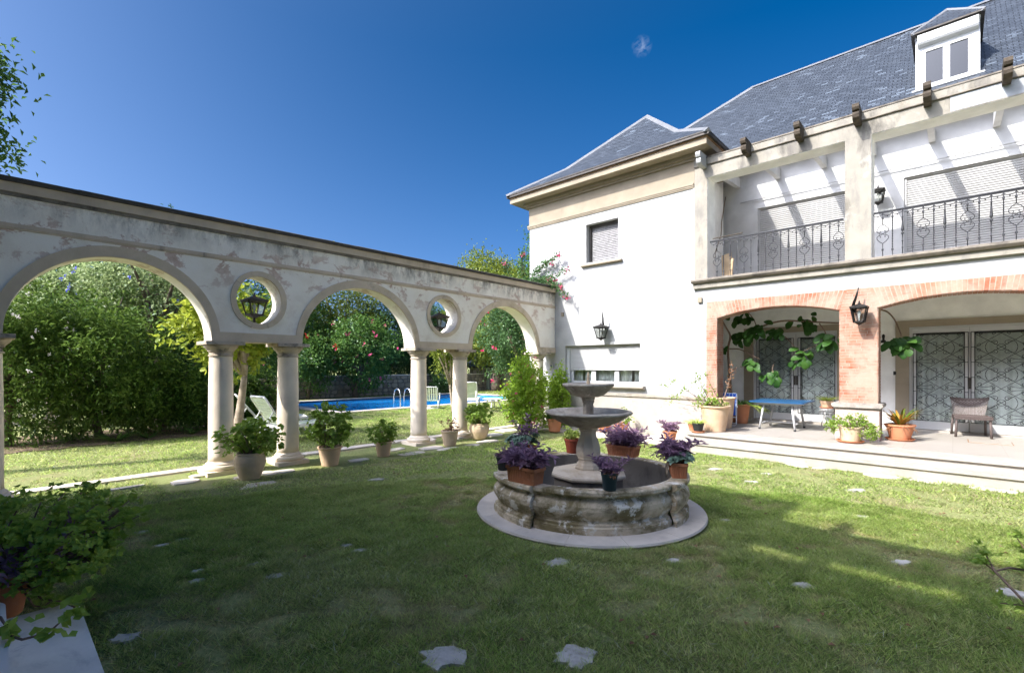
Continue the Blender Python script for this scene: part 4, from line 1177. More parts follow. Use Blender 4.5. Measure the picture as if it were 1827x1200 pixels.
def roofs(t):
    # wing: hipped with a flare at the eaves
    ex0, ex1, ey = -9.92, -3.90, 10.52; ez = 6.85
    bx0, bx1, by, bz = -8.56, -5.06, 11.66, 7.60
    ap = (-6.83, 13.5, 9.31); back = 15.6
    f = [((ex0, ey, ez), (ex1, ey, ez), (bx1, by, bz), (bx0, by, bz)), ((bx0, by, bz), (bx1, by, bz), ap),
         ((ex1, ey, ez), (ex1, back, ez), (bx1, back, bz), (bx1, by, bz)), ((bx1, by, bz), (bx1, back, bz), (ap[0], back, ap[2]), ap),
         ((ex0, back, ez), (ex0, ey, ez), (bx0, by, bz), (bx0, back, bz)), ((bx0, back, bz), (bx0, by, bz), ap, (ap[0], back, ap[2]))]
    r = roof_faces('wing_roof', f, t)
    ridge_strip([(ex0, ey, ez), (bx0, by, bz), ap], r); ridge_strip([(ex1, ey, ez), (bx1, by, bz), ap], r); ridge_strip([ap, (ap[0], 15.4, ap[2])], r)
    mb = MB(); mb.box(ex0, ex1, ey, 12.9, ez - .03, ez - .004); mb.build('eave_board', 'gutter_metal', r)
    # main roof
    e0 = 12.85; z0 = 6.87; rx, ry, rz = -4.78, 16.75, 10.77
    hx = -10.3
    f = [((hx, e0, z0), (9, e0, z0), (9, ry, rz), (rx, ry, rz)), ((hx, 20.6, z0), (hx, e0, z0), (rx, ry, rz)), ((9, 20.6, z0), (hx, 20.6, z0), (rx, ry, rz), (9, ry, rz))]
    r = roof_faces('main_roof', f, t)
    ridge_strip([(rx, ry, rz), (9, ry, rz)], r); ridge_strip([(hx, e0, z0), (rx, ry, rz)], r)
    mb = MB(); mb.box(-4.7, 9, e0 + .02, BWY + .02, z0 - .06, z0 - .004); mb.build('eave_soffit', 'shade_lifted_plaster', r)
    # dormer
    yf = 13.72
    def xz(px, py): p = at(px, py, Y=yf); return p.x, p.z
    x0, x1 = -.602, .412; zb, zt = 7.72, 8.86
    mb = MB()
    mb.box(x0, -.505, yf, yf + .06, zb, zt); mb.box(.31, x1, yf, yf + .06, zb, zt); mb.box(-.505, .31, yf, yf + .06, 8.60, zt)
    mb.prism([(yf + .06, zb), (yf + 1.25, 8.98), (yf + .06, 8.98)], 'x', x0, x0 + .05); mb.prism([(yf + .06, zb), (yf + 1.25, 8.98), (yf + .06, 8.98)], 'x', x1 - .05, x1)
    d = mb.build('dormer', 'white_paint', t)
    mb = MB(); mb.box(x0 - .06, x1 + .07, yf - .07, yf + .06, zb - .03, zb); mb.build('sill', 'white_paint', d)
    xs = (-.505, -.435, -.155, -.045, .235, .31)
    mb = MB()
    for a, b in ((xs[0], xs[1]), (xs[2], xs[3]), (xs[4], xs[5])): mb.box(a, b, yf + .004, yf + .05, zb + .0, 8.60)
    for a, b in ((xs[1], xs[2]), (xs[3], xs[4])): mb.box(a, b, yf + .004, yf + .05, zb, zb + .09); mb.box(a, b, yf + .004, yf + .05, 8.52, 8.60)
    mb.build('window_frame', 'white_paint', d)
    for a, b in ((xs[1], xs[2]), (xs[3], xs[4])):
        mb = MB(); mb.box(a, b, yf + .028, yf + .034, zb + .09, 8.52); mb.build('pane', 'dark_glass', d)
        mb = MB(); mb.box(a, b, yf + .07, yf + .08, zb, 8.6); mb.build('blind', 'interior', d)
    mb = MB(); mb.prism([(yf + .02, 8.62), (yf - .10, 8.66), (yf - .13, 8.70), (yf - .13, 8.86), (yf + .02, 8.88)], 'x', x0 + .04, x1 - .02)
    mb.box(x0 - .01, x1 + .01, yf - .03, yf + .05, 8.83, 8.90)
    mb.build('shutter_box', 'white_paint', d)
    ez2, ey2 = 8.93, yf - .16; a0, a1 = x0 - .07, x1 + .07; ap = ((x0 + x1) / 2, yf + .32, 9.44); bk = yf + 1.75
    r2 = roof_faces('dormer_roof', [((a0, ey2, ez2), (a1, ey2, ez2), ap), ((a1, ey2, ez2), (a1, bk, ez2), (ap[0], bk, ap[2]), ap), ((a0, bk, ez2), (a0, ey2, ez2), ap, (ap[0], bk, ap[2]))], d)
    mb = MB(); mb.box(a0, a1, ey2, bk - .4, ez2 - .035, ez2 - .004); mb.build('eave_board', 'gutter_metal', d)
    for pts in ([(a0, ey2, ez2), ap], [(a1, ey2, ez2), ap], [ap, (ap[0], bk, ap[2])]):
        ridge_strip(pts, d, .045, .02)

VILLA = villa()
# its mirror twin across the court, behind the camera: it throws the shade on the lawn
twin = bpy.data.objects.new('villa', None); COL.objects.link(twin)
twin.location = (-4.4, 9.8 - 11.0, 0); twin.scale = (1, -1, 1)
tag(twin, 'matching villa wing behind the camera that shades the near lawn', 'villa wing')
for ch in list(VILLA.children): copy_tree(ch, twin)
# ================================================================== FOUNTAIN
FC = (-3.2, 4.82)
def fountain():
    t = thing('fountain', (FC[0], FC[1], 0), 'round three tiered stone fountain, mossy basin with projecting piers, planters along its rim', 'fountain')
    c = (FC[0], FC[1], 0)
    fdir = math.atan2(-FC[1], -FC[0])           # towards the camera
    mb = MB()
    for i in range(14):
        a0 = i / 14 * 6.2832 + .2; mb.lathe([(1.06, .02), (1.315 + random.uniform(-.012, .012), .02), (1.325, .035), (1.315, .055), (1.06, .06), (1.06, .02)], c, 6, 0, False, a0, a0 + 6.2832 / 14 - .004)
    mb.build('kerb', 'pale_paving', t)
    prof = [(1.075, .03), (1.075, .125), (1.06, .135), (1.06, .155), (1.035, .165), (1.028, .18), (1.045, .205), (1.07, .245), (1.082, .29), (1.078, .33), (1.055, .365), (1.03, .39), (1.022, .405), (1.035, .412), (1.04, .425), (1.07, .432), (1.082, .445), (1.082, .475), (1.07, .488), (.955, .49), (.945, .475)]
    piers = [(-72, -31), (52, 92), (170, 212)]
    mb = MB(); free = []
    ang = sorted([(a, b) for a, b in piers])
    segs = []; cur = ang[0][1]
    for i, (a, b) in enumerate(ang):
        nxt = ang[(i + 1) % 3][0] + (360 if i == 2 else 0); segs.append((b, nxt))
    for a, b in segs:
        mb.lathe(prof, c, max(6, int((b - a) / 4)), 0, True, fdir + R(a) - .001, fdir + R(b) + .001, sharp=True)
    for a, b in ang:
        p2 = [(r + .055 if r > 1 else r, z) for r, z in prof[:-2]] + prof[-2:]
        mb.lathe(p2, c, 10, 0, True, fdir + R(a), fdir + R(b), sharp=True)
    b_ = mb.build('basin', 'fountain_stone', t)
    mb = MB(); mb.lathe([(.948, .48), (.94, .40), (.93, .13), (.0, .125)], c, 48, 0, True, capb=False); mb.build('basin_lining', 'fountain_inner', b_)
    # eight sided plinth
    ph = fdir + R(22.5)
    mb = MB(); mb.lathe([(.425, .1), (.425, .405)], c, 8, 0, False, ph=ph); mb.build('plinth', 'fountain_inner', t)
    mb = MB(); mb.lathe([(.425, .404), (.455, .418), (.46, .44), (.45, .458), (.42, .468), (.20, .492), (.001, .495)], c, 8, 0, False, ph=ph); mb.build('plinth_top', 'fountain_pedestal_stone', t)
    mb = MB(); mb.lathe([(.165, .485), (.165, .51), (.15, .53), (.148, .545), (.128, .565), (.118, .60), (.132, .612), (.132, .63), (.145, .65), (.155, .70), (.150, .75), (.128, .82), (.106, .87), (.098, .91), (.102, .94), (.118, .952), (.118, .985)], c, 8, 0, False, ph=ph)
    mb.build('pedestal', 'fountain_pedestal_stone', t)
    lob = lambda t_, z: 1 + (.028 * abs(math.sin(4 * (t_ - ph))) if z < 1.16 else .012 * abs(math.sin(4 * (t_ - ph))))
    mb = MB(); mb.lathe([(.10, .98), (.16, .985), (.26, 1.01), (.36, 1.055), (.44, 1.105), (.475, 1.135), (.495, 1.14), (.505, 1.155), (.498, 1.172), (.47, 1.178), (.44, 1.16), (.36, 1.115), (.2, 1.085), (.0, 1.08)], c, 64, 0, True, lobes=lob)
    bo = mb.build('lower_bowl', 'fountain_bowl_stone', t)
    mb = MB(); mb.lathe([(.105, 1.08), (.078, 1.10), (.068, 1.12), (.066, 1.26), (.074, 1.275), (.08, 1.29), (.074, 1.30), (.085, 1.315), (.085, 1.345)], c, 8, 0, False, ph=ph); mb.build('stem', 'fountain_bowl_stone', t)
    lob2 = lambda t_, z: 1 + .05 * abs(math.sin(4 * (t_ - ph)))
    mb = MB(); mb.lathe([(.075, 1.34), (.13, 1.345), (.185, 1.37), (.235, 1.415), (.268, 1.455), (.285, 1.468), (.292, 1.485), (.285, 1.50), (.262, 1.50), (.20, 1.455), (.1, 1.42), (.0, 1.41)], c, 64, 0, True, lobes=lob2)
    mb.build('upper_bowl', 'fountain_bowl_stone', t)
    mb = MB(); mb.lathe([(.03, 1.41), (.026, 1.48), (.018, 1.50), (.022, 1.52), (.014, 1.54), (.02, 1.56), (.012, 1.58), (.016, 1.60), (.008, 1.625), (.001, 1.645)], c, 12); mb.build('spout_finial', 'tan_clay', t)
fountain()

# ================================================================== LANTERNS
def lantern(name, label, c, wt, wb, h, horn, metal='lantern_metal', group=None, rz=0, post=None, cat='lantern'):
    """square tapering lantern; c is the middle of its roof edge"""
    t = thing(name, c, label, cat, group, rz)
    mb = MB(); q = .013 * wt / .13
    for sx in (-1, 1):
        for sy in (-1, 1):
            mb.tube([(sx * wb, sy * wb, -h), (sx * wt, sy * wt, 0)], q, 4, smooth=False)
    for w_, z in ((wt, 0), (wb, -h)):
        for s_ in (-1, 1):
            mb.box(-w_ - q, w_ + q, s_ * w_ - q, s_ * w_ + q, z - q, z + q); mb.box(s_ * w_ - q, s_ * w_ + q, -w_ - q, w_ + q, z - q, z + q)
    lb(mb, 'frame', metal, t)
    mb = MB(); o = wt * 1.16; ap = wt * .62
    mb.add([(-o, -o, .0), (o, -o, 0), (o, o, 0), (-o, o, 0), (-o, -o, .02), (o, -o, .02), (o, o, .02), (-o, o, .02), (-.02, -.02, ap), (.02, -.02, ap), (.02, .02, ap), (-.02, .02, ap)],
           [(3, 2, 1, 0), (0, 1, 5, 4), (1, 2, 6, 5), (2, 3, 7, 6), (3, 0, 4, 7), (4, 5, 9, 8), (5, 6, 10, 9), (6, 7, 11, 10), (7, 4, 8, 11)])
    mb.lathe([(.03, ap - .005), (.022, ap + .012), (.012, ap + .02), (.016, ap + .035), (.010, ap + .05), (.004, ap + .062)], (0, 0, 0), 10)
    lb(mb, 'roof', metal, t)
    mb = MB(); mb.lathe([(wb * 1.15, -h - .004), (wb * 1.2, -h - .016), (wb * .6, -h - .04), (.015, -h - .055), (.001, -h - .075)], (0, 0, 0), 4, 0, False, ph=math.pi / 4); lb(mb, 'base', metal, t)
    for k in range(4):
        a = k * math.pi / 2; ca, sa = math.cos(a), math.sin(a)
        def rt(x, y, z): return (x * ca - y * sa, x * sa + y * ca, z)
        mb = MB(); mb.add([rt(-wb + q, -wb, -h + q), rt(wb - q, -wb, -h + q), rt(wt - q, -wt, -q), rt(-wt + q, -wt, -q)], [(0, 1, 2, 3)]); lb(mb, 'pane', 'lantern_glass', t)
    mb = MB(); mb.lathe([(.012, -h), (.014, -h * .62), (.022, -h * .5), (.03, -h * .38), (.024, -h * .27), (.008, -h * .2), (.001, -h * .18)], (0, 0, 0), 12); lb(mb, 'bulb', 'bulb', t)
    if horn:
        mb = MB()
        for dx in (-.012, .012): mb.tube([(p[0] + dx * (1 - i / len(horn)), p[1], p[2]) for i, p in enumerate(horn)], [.019 * (1.25 - .85 * i / (len(horn) - 1)) for i in range(len(horn))], 6)
        p = horn[0]; mb.box(p[0] - .03, p[0] + .03, p[1] - .004, p[1] + .012, p[2] - .06, p[2] + .06)
        lb(mb, 'bracket', metal, t)
    if post:
        mb = MB(); mb.lathe([(.05, -h - .16), (.045, -h - .14), (.02, -h - .12), (.018, -h - .05)], (0, 0, 0), 12); lb(mb, 'foot', metal, t)
    return t

def lb(mb, name, mat, t):
    """part built in the thing's own coordinates"""
    o = mb.build(name, mat, None, origin=(0, 0, 0)); o.parent = t; o.location = (0, 0, 0); return o

lantern('wall_lantern', 'black glazed lantern under a curved iron horn on the white wing wall', (-6.775, 10.80, 2.72), .135, .075, .27, [(0, .225, .01), (.0, .12, .06), (.03, .05, .15), (.045, .02, .25), (.03, .02, .34), (.01, .03, .43)])
lantern('wall_lantern', 'black lantern with clear bulb on the brick pillar between the two loggia arches', (-1.262, 10.76, 2.775), .118, .075, .255, [(-.11, .235, .0), (-.11, .14, .04), (-.085, .07, .12), (-.05, .03, .21), (-.03, .02, .29), (-.015, .03, .375)])
lantern('wall_lantern', 'dark lantern half hidden behind the pillar up on the balcony wall', (-1.20, 13.10, 5.53), .11, .07, .25, [(0, .245, .05), (0, .1, .09), (0, .02, .07)])
lantern('oculus_lantern', 'bronze lantern standing in the nearer oculus', (-8.66, 3.0, 2.80), .140, .092, .23, None, 'bronze_lantern', 'lanterns in the oculi', .12, True)
lantern('oculus_lantern', 'bronze lantern standing in the farther oculus beside the third arch', (-8.66, 6.95, 2.83), .150, .097, .24, None, 'bronze_lantern', 'lanterns in the oculi', -.1, True)
mb = MB(); mb.lathe([(.05, 0), (.045, .05), (.02, .07), (.03, .16), (.012, .19)], (0, 0, 0), 10)
o = mb.build('wall_spotlight', 'lantern_metal', None, origin=(0, 0, 0)); o.location = (-1.12, 13.24, 2.22); tag(o, 'tiny dark spotlight under the loggia ceiling just right of the brick pillar', 'spotlight')

# small boxes on the walls
def wallbox(name, label, cat, x0, x1, z0, z1, y, mat, inner=None):
    mb = MB(); mb.box(x0, x1, y - .03, y, z0, z1); mb.box(x0 + .01, x1 - .01, y - .036, y - .029, z0 + .01, z1 - .01)
    if inner: mb.box((x0 + x1) / 2 - .02, (x0 + x1) / 2 + .02, y - .042, y - .035, (z0 + z1) / 2 - .03, (z0 + z1) / 2 + .03, 1)
    o = mb.build(name, [mat] + ([inner] if inner else []), None, origin=((x0 + x1) / 2, y, z0)); tag(o, label, cat)
wallbox('alarm_box', 'square pale alarm box on the white wall above the left brick pier', 'alarm box', -4.315, -4.215, 3.165, 3.285, 11.0, 'cream_stone')
wallbox('junction_box', 'small beige junction box on the wing wall on the arcade shadow edge', 'junction box', -8.22, -8.14, 3.13, 3.24, 11.03, 'cream_stone')
wallbox('socket', 'small grey weather socket with a blue button low on the shaded wing wall', 'socket', -8.62, -8.53, 1.66, 1.78, 11.03, 'garden_stone', 'blue_paint')
wallbox('switch', 'small black switch on the white wall left of the right hand French door', 'switch', -.955, -.895, 1.52, 1.60, 13.35, 'black_plastic')
# propped junk on the balcony
mb = MB(); mb.obox((-3.92, 11.75, 4.0), (.11, 0, .02), (0, .02, 0), (-.03, .05, .36)); mb.obox((-3.80, 11.7, 3.93), (.02, 0, 0), (0, .02, 0), (.01, .04, .3))
o = mb.build('board', 'cardboard', None, origin=(-3.9, 11.75, 3.69)); tag(o, 'brown boards propped in the balcony corner behind the railing', 'boards')
mb = MB(); mb.tube([(-4.44, 13.2, 6.2), (-4.47, 13.0, 5.5), (-4.42, 12.8, 5.1), (-4.46, 12.5, 4.6), (-4.4, 12.2, 3.72)], .012, 5)
o = mb.build('cable', 'cord', None, origin=(-4.44, 12.8, 3.69)); tag(o, 'thin brown cable hanging down the left balcony wall', 'cable')
mb = MB(); mb.tube([(-3.98, 11.0, 4.575), (-3.4, 11.04, 4.60), (-3.35, 11.04, 4.61)], .012, 5)
o = mb.build('rod', 'dark_wood', None, origin=(-3.7, 11.04, 4.55)); tag(o, 'thin dark stick lying on the left end of the balcony rail', 'stick')

# ================================================================== FURNITURE
def T(loc, rz):
    return Matrix.Translation(loc) @ Matrix.Rotation(rz, 4, 'Z')

def side_table():
    cx, cy, z = -2.78, 11.84, .34
    t = thing('table', (cx, cy, z), 'small folding table with blue top and splayed white legs on the terrace', 'table')
    mb = MB(); mb.prism([(-.50, -.545), (.50, -.545), (.53, -.515), (.53, .515), (.50, .545), (-.50, .545), (-.53, .515), (-.53, -.515)], 'z', .585, .612); lb(mb, 'table_top', 'blue_paint', t)
    mb = MB(); mb.box(-.40, .40, -.42, -.40, .53, .586); mb.box(-.40, .40, .40, .42, .53, .586); mb.box(-.41, -.39, -.4, .4, .53, .586); mb.box(.39, .41, -.4, .4, .53, .586)
    mb.tube([(-.36, -.43, .2), (.36, -.43, .06), ], .001, 4)
    lb(mb, 'apron', 'white_paint', t)
    for sx in (-1, 1):
        for sy in (-1, 1):
            mb = MB(); mb.tube([(sx * .27, sy * .37, .57), (sx * .34, sy * .42, .03)], .022, 8); o = lb(mb, 'leg', 'white_paint', t)
            mb = MB(); mb.lathe([(.026, 0), (.026, .035)], (sx * .342, sy * .424, 0), 10); lb(mb, 'rubber_foot', 'black_plastic', o)
    mb = MB(); mb.tube([(-.32, -.40, .13), (-.32, .40, .13)], .014, 6); mb.tube([(.32, -.40, .13), (.32, .40, .13)], .014, 6); mb.tube([(-.32, 0, .13), (.32, 0, .13)], .014, 6); lb(mb, 'stretcher', 'white_paint', t)
side_table()

def wicker_chair():
    t = thing('wicker_chair', (.26, 12.93, .34), 'brown woven wicker chair standing before the right hand French door', 'chair', rz=.12)
    def weave(mb, f, nu, nv, m=0, th=.012):
        """over-under woven panel: f(u,v)->point"""
        for i in range(nu):
            for j in range(nv):
                u0, u1, v0, v1 = i / nu, (i + .92) / nu, j / nv, (j + .92) / nv
                P = [arr(f(a, b)) for a, b in ((u0, v0), (u1, v0), (u1, v1), (u0, v1))]
                n = np.cross(P[1] - P[0], P[3] - P[0]); n /= max(1e-9, np.linalg.norm(n)); h = n * (.006 if (i + j) % 2 else .0)
                cpt = sum(P) / 4 + h + n * .005
                mb.add([p + h for p in P] + [cpt], [(0, 1, 4), (1, 2, 4), (2, 3, 4), (3, 0, 4)], m)
    mb = MB(); mb.prism([(-.27, -.26), (.27, -.26), (.25, .26), (-.25, .26)], 'z', .35, .40)
    weave(mb, lambda u, v: (-.27 + .54 * u, -.265, .345 + .075 * v), 20, 4); weave(mb, lambda u, v: (-.26 + .52 * u, -.26 + .5 * v, .402), 16, 16)
    weave(mb, lambda u, v: (.272 - .02 * u, -.26 + .52 * u, .345 + .06 * v), 16, 3)
    lb(mb, 'seat', 'wicker', t)
    def bk(u, v, o=0):
        x = (u - .5) * (.46 + .10 * v); return (x, .23 + .05 * v - .10 * (2 * u - 1) ** 2 * (.4 + .6 * v) * 1 - o, .41 + .30 * v * (1 - .10 * (1 - (2 * u - 1) ** 2)))
    mb = MB(); weave(mb, lambda u, v: bk(u, v), 22, 14)
    b = lb(mb, 'backrest', 'pale_wicker', t)
    mb = MB(); n = 20
    V = []; F = []
    for i in range(n + 1):
        u = i / n; p0 = arr(bk(u, .62 + .38 * (2 * u - 1) ** 2, .012)); p1 = arr(bk(u, 1.18, .0)); V += [p0, p1, p1 + np.array([0, .03, 0]), p0 + np.array([0, .03, 0])]
        if i: 
            for k in range(4): F.append(((i - 1) * 4 + k, i * 4 + k, i * 4 + (k + 1) % 4, (i - 1) * 4 + (k + 1) % 4))
    mb.add(V, F, 0, False); lb(mb, 'head_rail', 'wicker', b)
    for sx in (-1, 1):
        for sy, a in ((-1, 0), (1, .05)):
            mb = MB(); mb.tube([(sx * .235, sy * .22, .36), (sx * .25, sy * (.24 + a), 0)], .02, 8); lb(mb, 'leg', 'wicker', t)
wicker_chair()

def deck_chair():
    t = thing('deck_chair', (-3.82, 11.62, .34), 'folded deck chair of blue striped canvas on white tubes leaning by the big planters', 'deck chair', rz=.25)
    def fr(dx, y0, y1, z0, z1, w_, r=.012):
        return [(-w_ + dx, y0, z0 + .03), (-w_ + dx, y1, z1 - .02), (-w_ + .03 + dx, y1, z1), (w_ - .03 + dx, y1, z1), (w_ + dx, y1, z1 - .02), (w_ + dx, y0, z0 + .03), (w_ - .03 + dx, y0, z0), (-w_ + .03 + dx, y0, z0), (-w_ + dx, y0, z0 + .03)]
    mb = MB(); mb.tube(fr(0, -.12, .07, .012, .74, .15), .011, 6); mb.tube(fr(.01, .0, .03, .05, .55, .13), .011, 6); mb.tube([(-.15, -.10, .2), (.15, -.10, .2)], .01, 6)
    lb(mb, 'frame', 'white_plastic', t)
    mb = MB(); n = 10; V = []; F = []
    for i in range(n + 1):
        v = i / n; z = .24 + .50 * v; y = -.105 + .165 * v - .03 * math.sin(math.pi * v)
        V += [(-.145, y, z), (-.07, y - .012, z), (0, y - .015, z), (.07, y - .012, z), (.145, y, z)]
        if i:
            for k in range(4): F.append(((i - 1) * 5 + k, (i - 1) * 5 + k + 1, i * 5 + k + 1, i * 5 + k))
    mb.add(V, F, 0, True); lb(mb, 'canvas', 'striped_canvas', t)
    mb = MB(); mb.box(-.17, -.14, -.13, .05, .42, .45); mb.box(.14, .17, -.13, .05, .42, .45); lb(mb, 'armrest', 'white_plastic', t)
deck_chair()

def lounger(label, loc, rz, slat='pale_green_plastic', back=58):
    t = thing('sun_lounger', loc, label, 'sun lounger', 'sun loungers on the pool lawn', rz)
    w_, L, h = .33, 1.15, .36
    mb = MB()
    for s_ in (-1, 1): mb.box(s_ * w_ - .025, s_ * w_ + .025, -.05, L, h - .03, h + .03)
    mb.box(-w_, w_, L - .03, L + .02, h - .03, h + .03); mb.box(-w_, w_, -.05, -.01, h - .04, h + .02)
    lb(mb, 'frame', 'white_plastic', t)
    for s_ in (-1, 1):
        for y, sl in ((-.02, -.06), (L - .18, .14)):
            mb = MB(); mb.tube([(s_ * w_, y, h), (s_ * w_, y + sl * .3, h * .6), (s_ * w_, y + sl, .0)], .024, 6); lb(mb, 'leg', 'white_plastic', t)
    mb = MB()
    for k in range(15): mb.box(-w_ + .03, w_ - .03, .04 + k * .074, .096 + k * .074, h - .005, h + .012)
    lb(mb, 'seat_slats', slat, t)
    a = R(back); ca, sa = math.cos(a), math.sin(a); BL = .78
    def bp(x, s, o=0): return (x, -s * ca - o * sa, h + .02 + s * sa - o * ca * -1 * -1)
    mb = MB()
    for s_ in (-1, 1): mb.tube([bp(s_ * (w_ - .02), 0), bp(s_ * (w_ - .02), BL * .95), bp(s_ * (w_ - .06), BL)], .024, 6)
    mb.tube([bp(-w_ + .06, BL), bp(w_ - .06, BL)], .024, 6)
    b = lb(mb, 'backrest', 'white_plastic', t)
    mb = MB()
    for k in range(10):
        s0, s1 = .06 + k * .07, .118 + k * .07
        mb.add([bp(-w_ + .03, s0), bp(w_ - .03, s0), bp(w_ - .03, s1), bp(-w_ + .03, s1), bp(-w_ + .03, s0, .012), bp(w_ - .03, s0, .012), bp(w_ - .03, s1, .012), bp(-w_ + .03, s1, .012)], [(0, 1, 2, 3), (7, 6, 5, 4), (0, 4, 5, 1), (2, 6, 7, 3)])
    lb(mb, 'back_slats', slat, b)
    mb = MB()
    for s_ in (-1, 1): mb.tube([bp(s_ * (w_ - .05), BL * .5), (s_ * (w_ - .05), -BL * ca * 1.0, h - .02)], .017, 6)
    mb.tube([(-w_ + .05, -BL * ca, h - .02), (w_ - .05, -BL * ca, h - .02)], .017, 6)
    for s_ in (-1, 1): mb.box(s_ * w_ - .022, s_ * w_ + .022, -BL * ca - .12, -.04, h - .06, h - .01); mb.tube([(s_ * w_, -BL * ca - .08, h - .04), (s_ * w_, -BL * ca - .1, 0)], .022, 6)
    lb(mb, 'back_prop', 'white_plastic', t)
lounger('white slatted sun lounger with raised back seen between the two nearest columns', (-11.25, 4.35, 0), .12)
lounger('white sun lounger, back raised in profile, farther one beside the young tree', (-13.15, 4.62, 0), -.25, 'white_plastic', 52)
lounger('reclining slatted lounger near the pool, half behind the fourth column', (-14.6, 13.3, 0), .75, 'pale_green_plastic', 62)

def resin_table(label, loc, r=.36, h=.42):
    t = thing('round_table', loc, label, 'garden table', None)
    mb = MB(); mb.lathe([(.0, h - .03), (r * .9, h - .03), (r, h - .02), (r, h), (r * .97, h + .008), (0, h + .008)], (0, 0, 0), 28); lb(mb, 'table_top', 'white_plastic', t)
    for k in range(4):
        a = k * 1.571 + .6; mb = MB(); mb.tube([(r * .5 * math.cos(a), r * .5 * math.sin(a), h - .03), (r * .9 * math.cos(a), r * .9 * math.sin(a), 0)], .03, 6); lb(mb, 'leg', 'white_plastic', t)
resin_table('low white round plastic table between the two near loungers', (-12.3, 5.0, 0), .40, .48)
resin_table('low white plastic table beside the far lounger by the pool', (-13.75, 13.8, 0), .40, .40)

def arm_chair():
    t = thing('garden_chair', (-15.6, 12.1, 0), 'white framed garden chair with pale green straps facing the pool', 'chair', rz=.8)
    mb = MB()
    for s_ in (-1, 1):
        mb.tube([(s_ * .30, .30, .02), (s_ * .30, -.22, .02), (s_ * .30, -.25, .30), (s_ * .30, .26, .30), (s_ * .30, .30, .02)], .02, 6)
        mb.tube([(s_ * .33, -.30, .60), (s_ * .34, .0, .58), (s_ * .33, .28, .60)], .032, 6)
        mb.tube([(s_ * .31, .27, .28), (s_ * .33, .27, .60)], .018, 6)
    mb.tube([(-.3, -.22, .02), (.3, -.22, .02)], .02, 6); mb.tube([(-.3, .3, .02), (.3, .3, .02)], .02, 6)
    lb(mb, 'frame', 'white_plastic', t)
    mb = MB()
    for k in range(7): x = -.25 + k * .083; mb.box(x - .03, x + .03, -.22, .26, .315, .335)
    lb(mb, 'seat', 'pale_green_plastic', t)
    mb = MB(); mb.tube([(-.29, -.22, .32), (-.29, -.36, .86), (-.25, -.37, .89), (.25, -.37, .89), (.29, -.36, .86), (.29, -.22, .32)], .018, 6); b = lb(mb, 'backrest', 'white_plastic', t)
    mb = MB()
    for k in range(6): x = -.23 + k * .092; mb.obox((x, -.295, .60), (.027, 0, 0), (0, .005, 0), (0, -.072, .27))
    lb(mb, 'back_straps', 'pale_green_plastic', b)
arm_chair()

mb = MB()
LY = at(708, 715, X=-16.8).y - 12.2          # just left of the third column
for dy in (LY, LY + .5):
    mb.tube([(-16.55, 12.2 + dy, .03), (-16.55, 12.2 + dy, .55), (-16.62, 12.2 + dy, .74), (-16.78, 12.2 + dy, .80), (-16.94, 12.2 + dy, .74), (-17.02, 12.2 + dy, .5), (-17.04, 12.2 + dy, -.6)], .024, 8)
for z in (-.12, -.35): mb.tube([(-17.04, 12.2 + LY, z), (-17.04, 12.7 + LY, z)], .02, 6)
o = mb.build('pool_ladder', 'steel', None, origin=(-16.75, 12.45, 0)); tag(o, 'curved steel grab rails of the pool ladder', 'pool ladder')

def stand():
    t = thing('plant_stand', (-2.12, 12.9, .34), 'thin white wire plant stand beside the pillar pedestal', 'plant stand')
    mb = MB()
    for k in range(3):
        a = k * 2.094 + .3; mb.tube([(.13 * math.cos(a), .13 * math.sin(a), .40), (.06 * math.cos(a), .06 * math.sin(a), .25), (.10 * math.cos(a + .4), .10 * math.sin(a + .4), .1), (.16 * math.cos(a), .16 * math.sin(a), 0)], .009, 5)
    for r_, z in ((.13, .40), (.14, .37), (.07, .24)): mb.tube([(r_ * math.cos(i * .5236), r_ * math.sin(i * .5236), z) for i in range(13)], .008, 5, cap=False)
    for k in range(10):
        a = k * .628; mb.tube([(.135 * math.cos(a + .5 * math.sin(i)), .135 * math.sin(a + .5 * math.sin(i)), .37 - .10 * i / 6) for i in range(7)], .005, 4)
    lb(mb, 'frame', 'white_paint', t)
stand()
mb = MB(); mb.box(.20, .78, 11.9, 12.4, .336, .345); mb.box(.215, .765, 11.915, 12.385, .344, .3485, 1)
o = mb.build('floor_hatch', ['brown_trim', 'terrace_tile'], None, origin=(.5, 12.2, .34)); tag(o, 'square tiled hatch let into the terrace in front of the wicker chair', 'floor hatch')

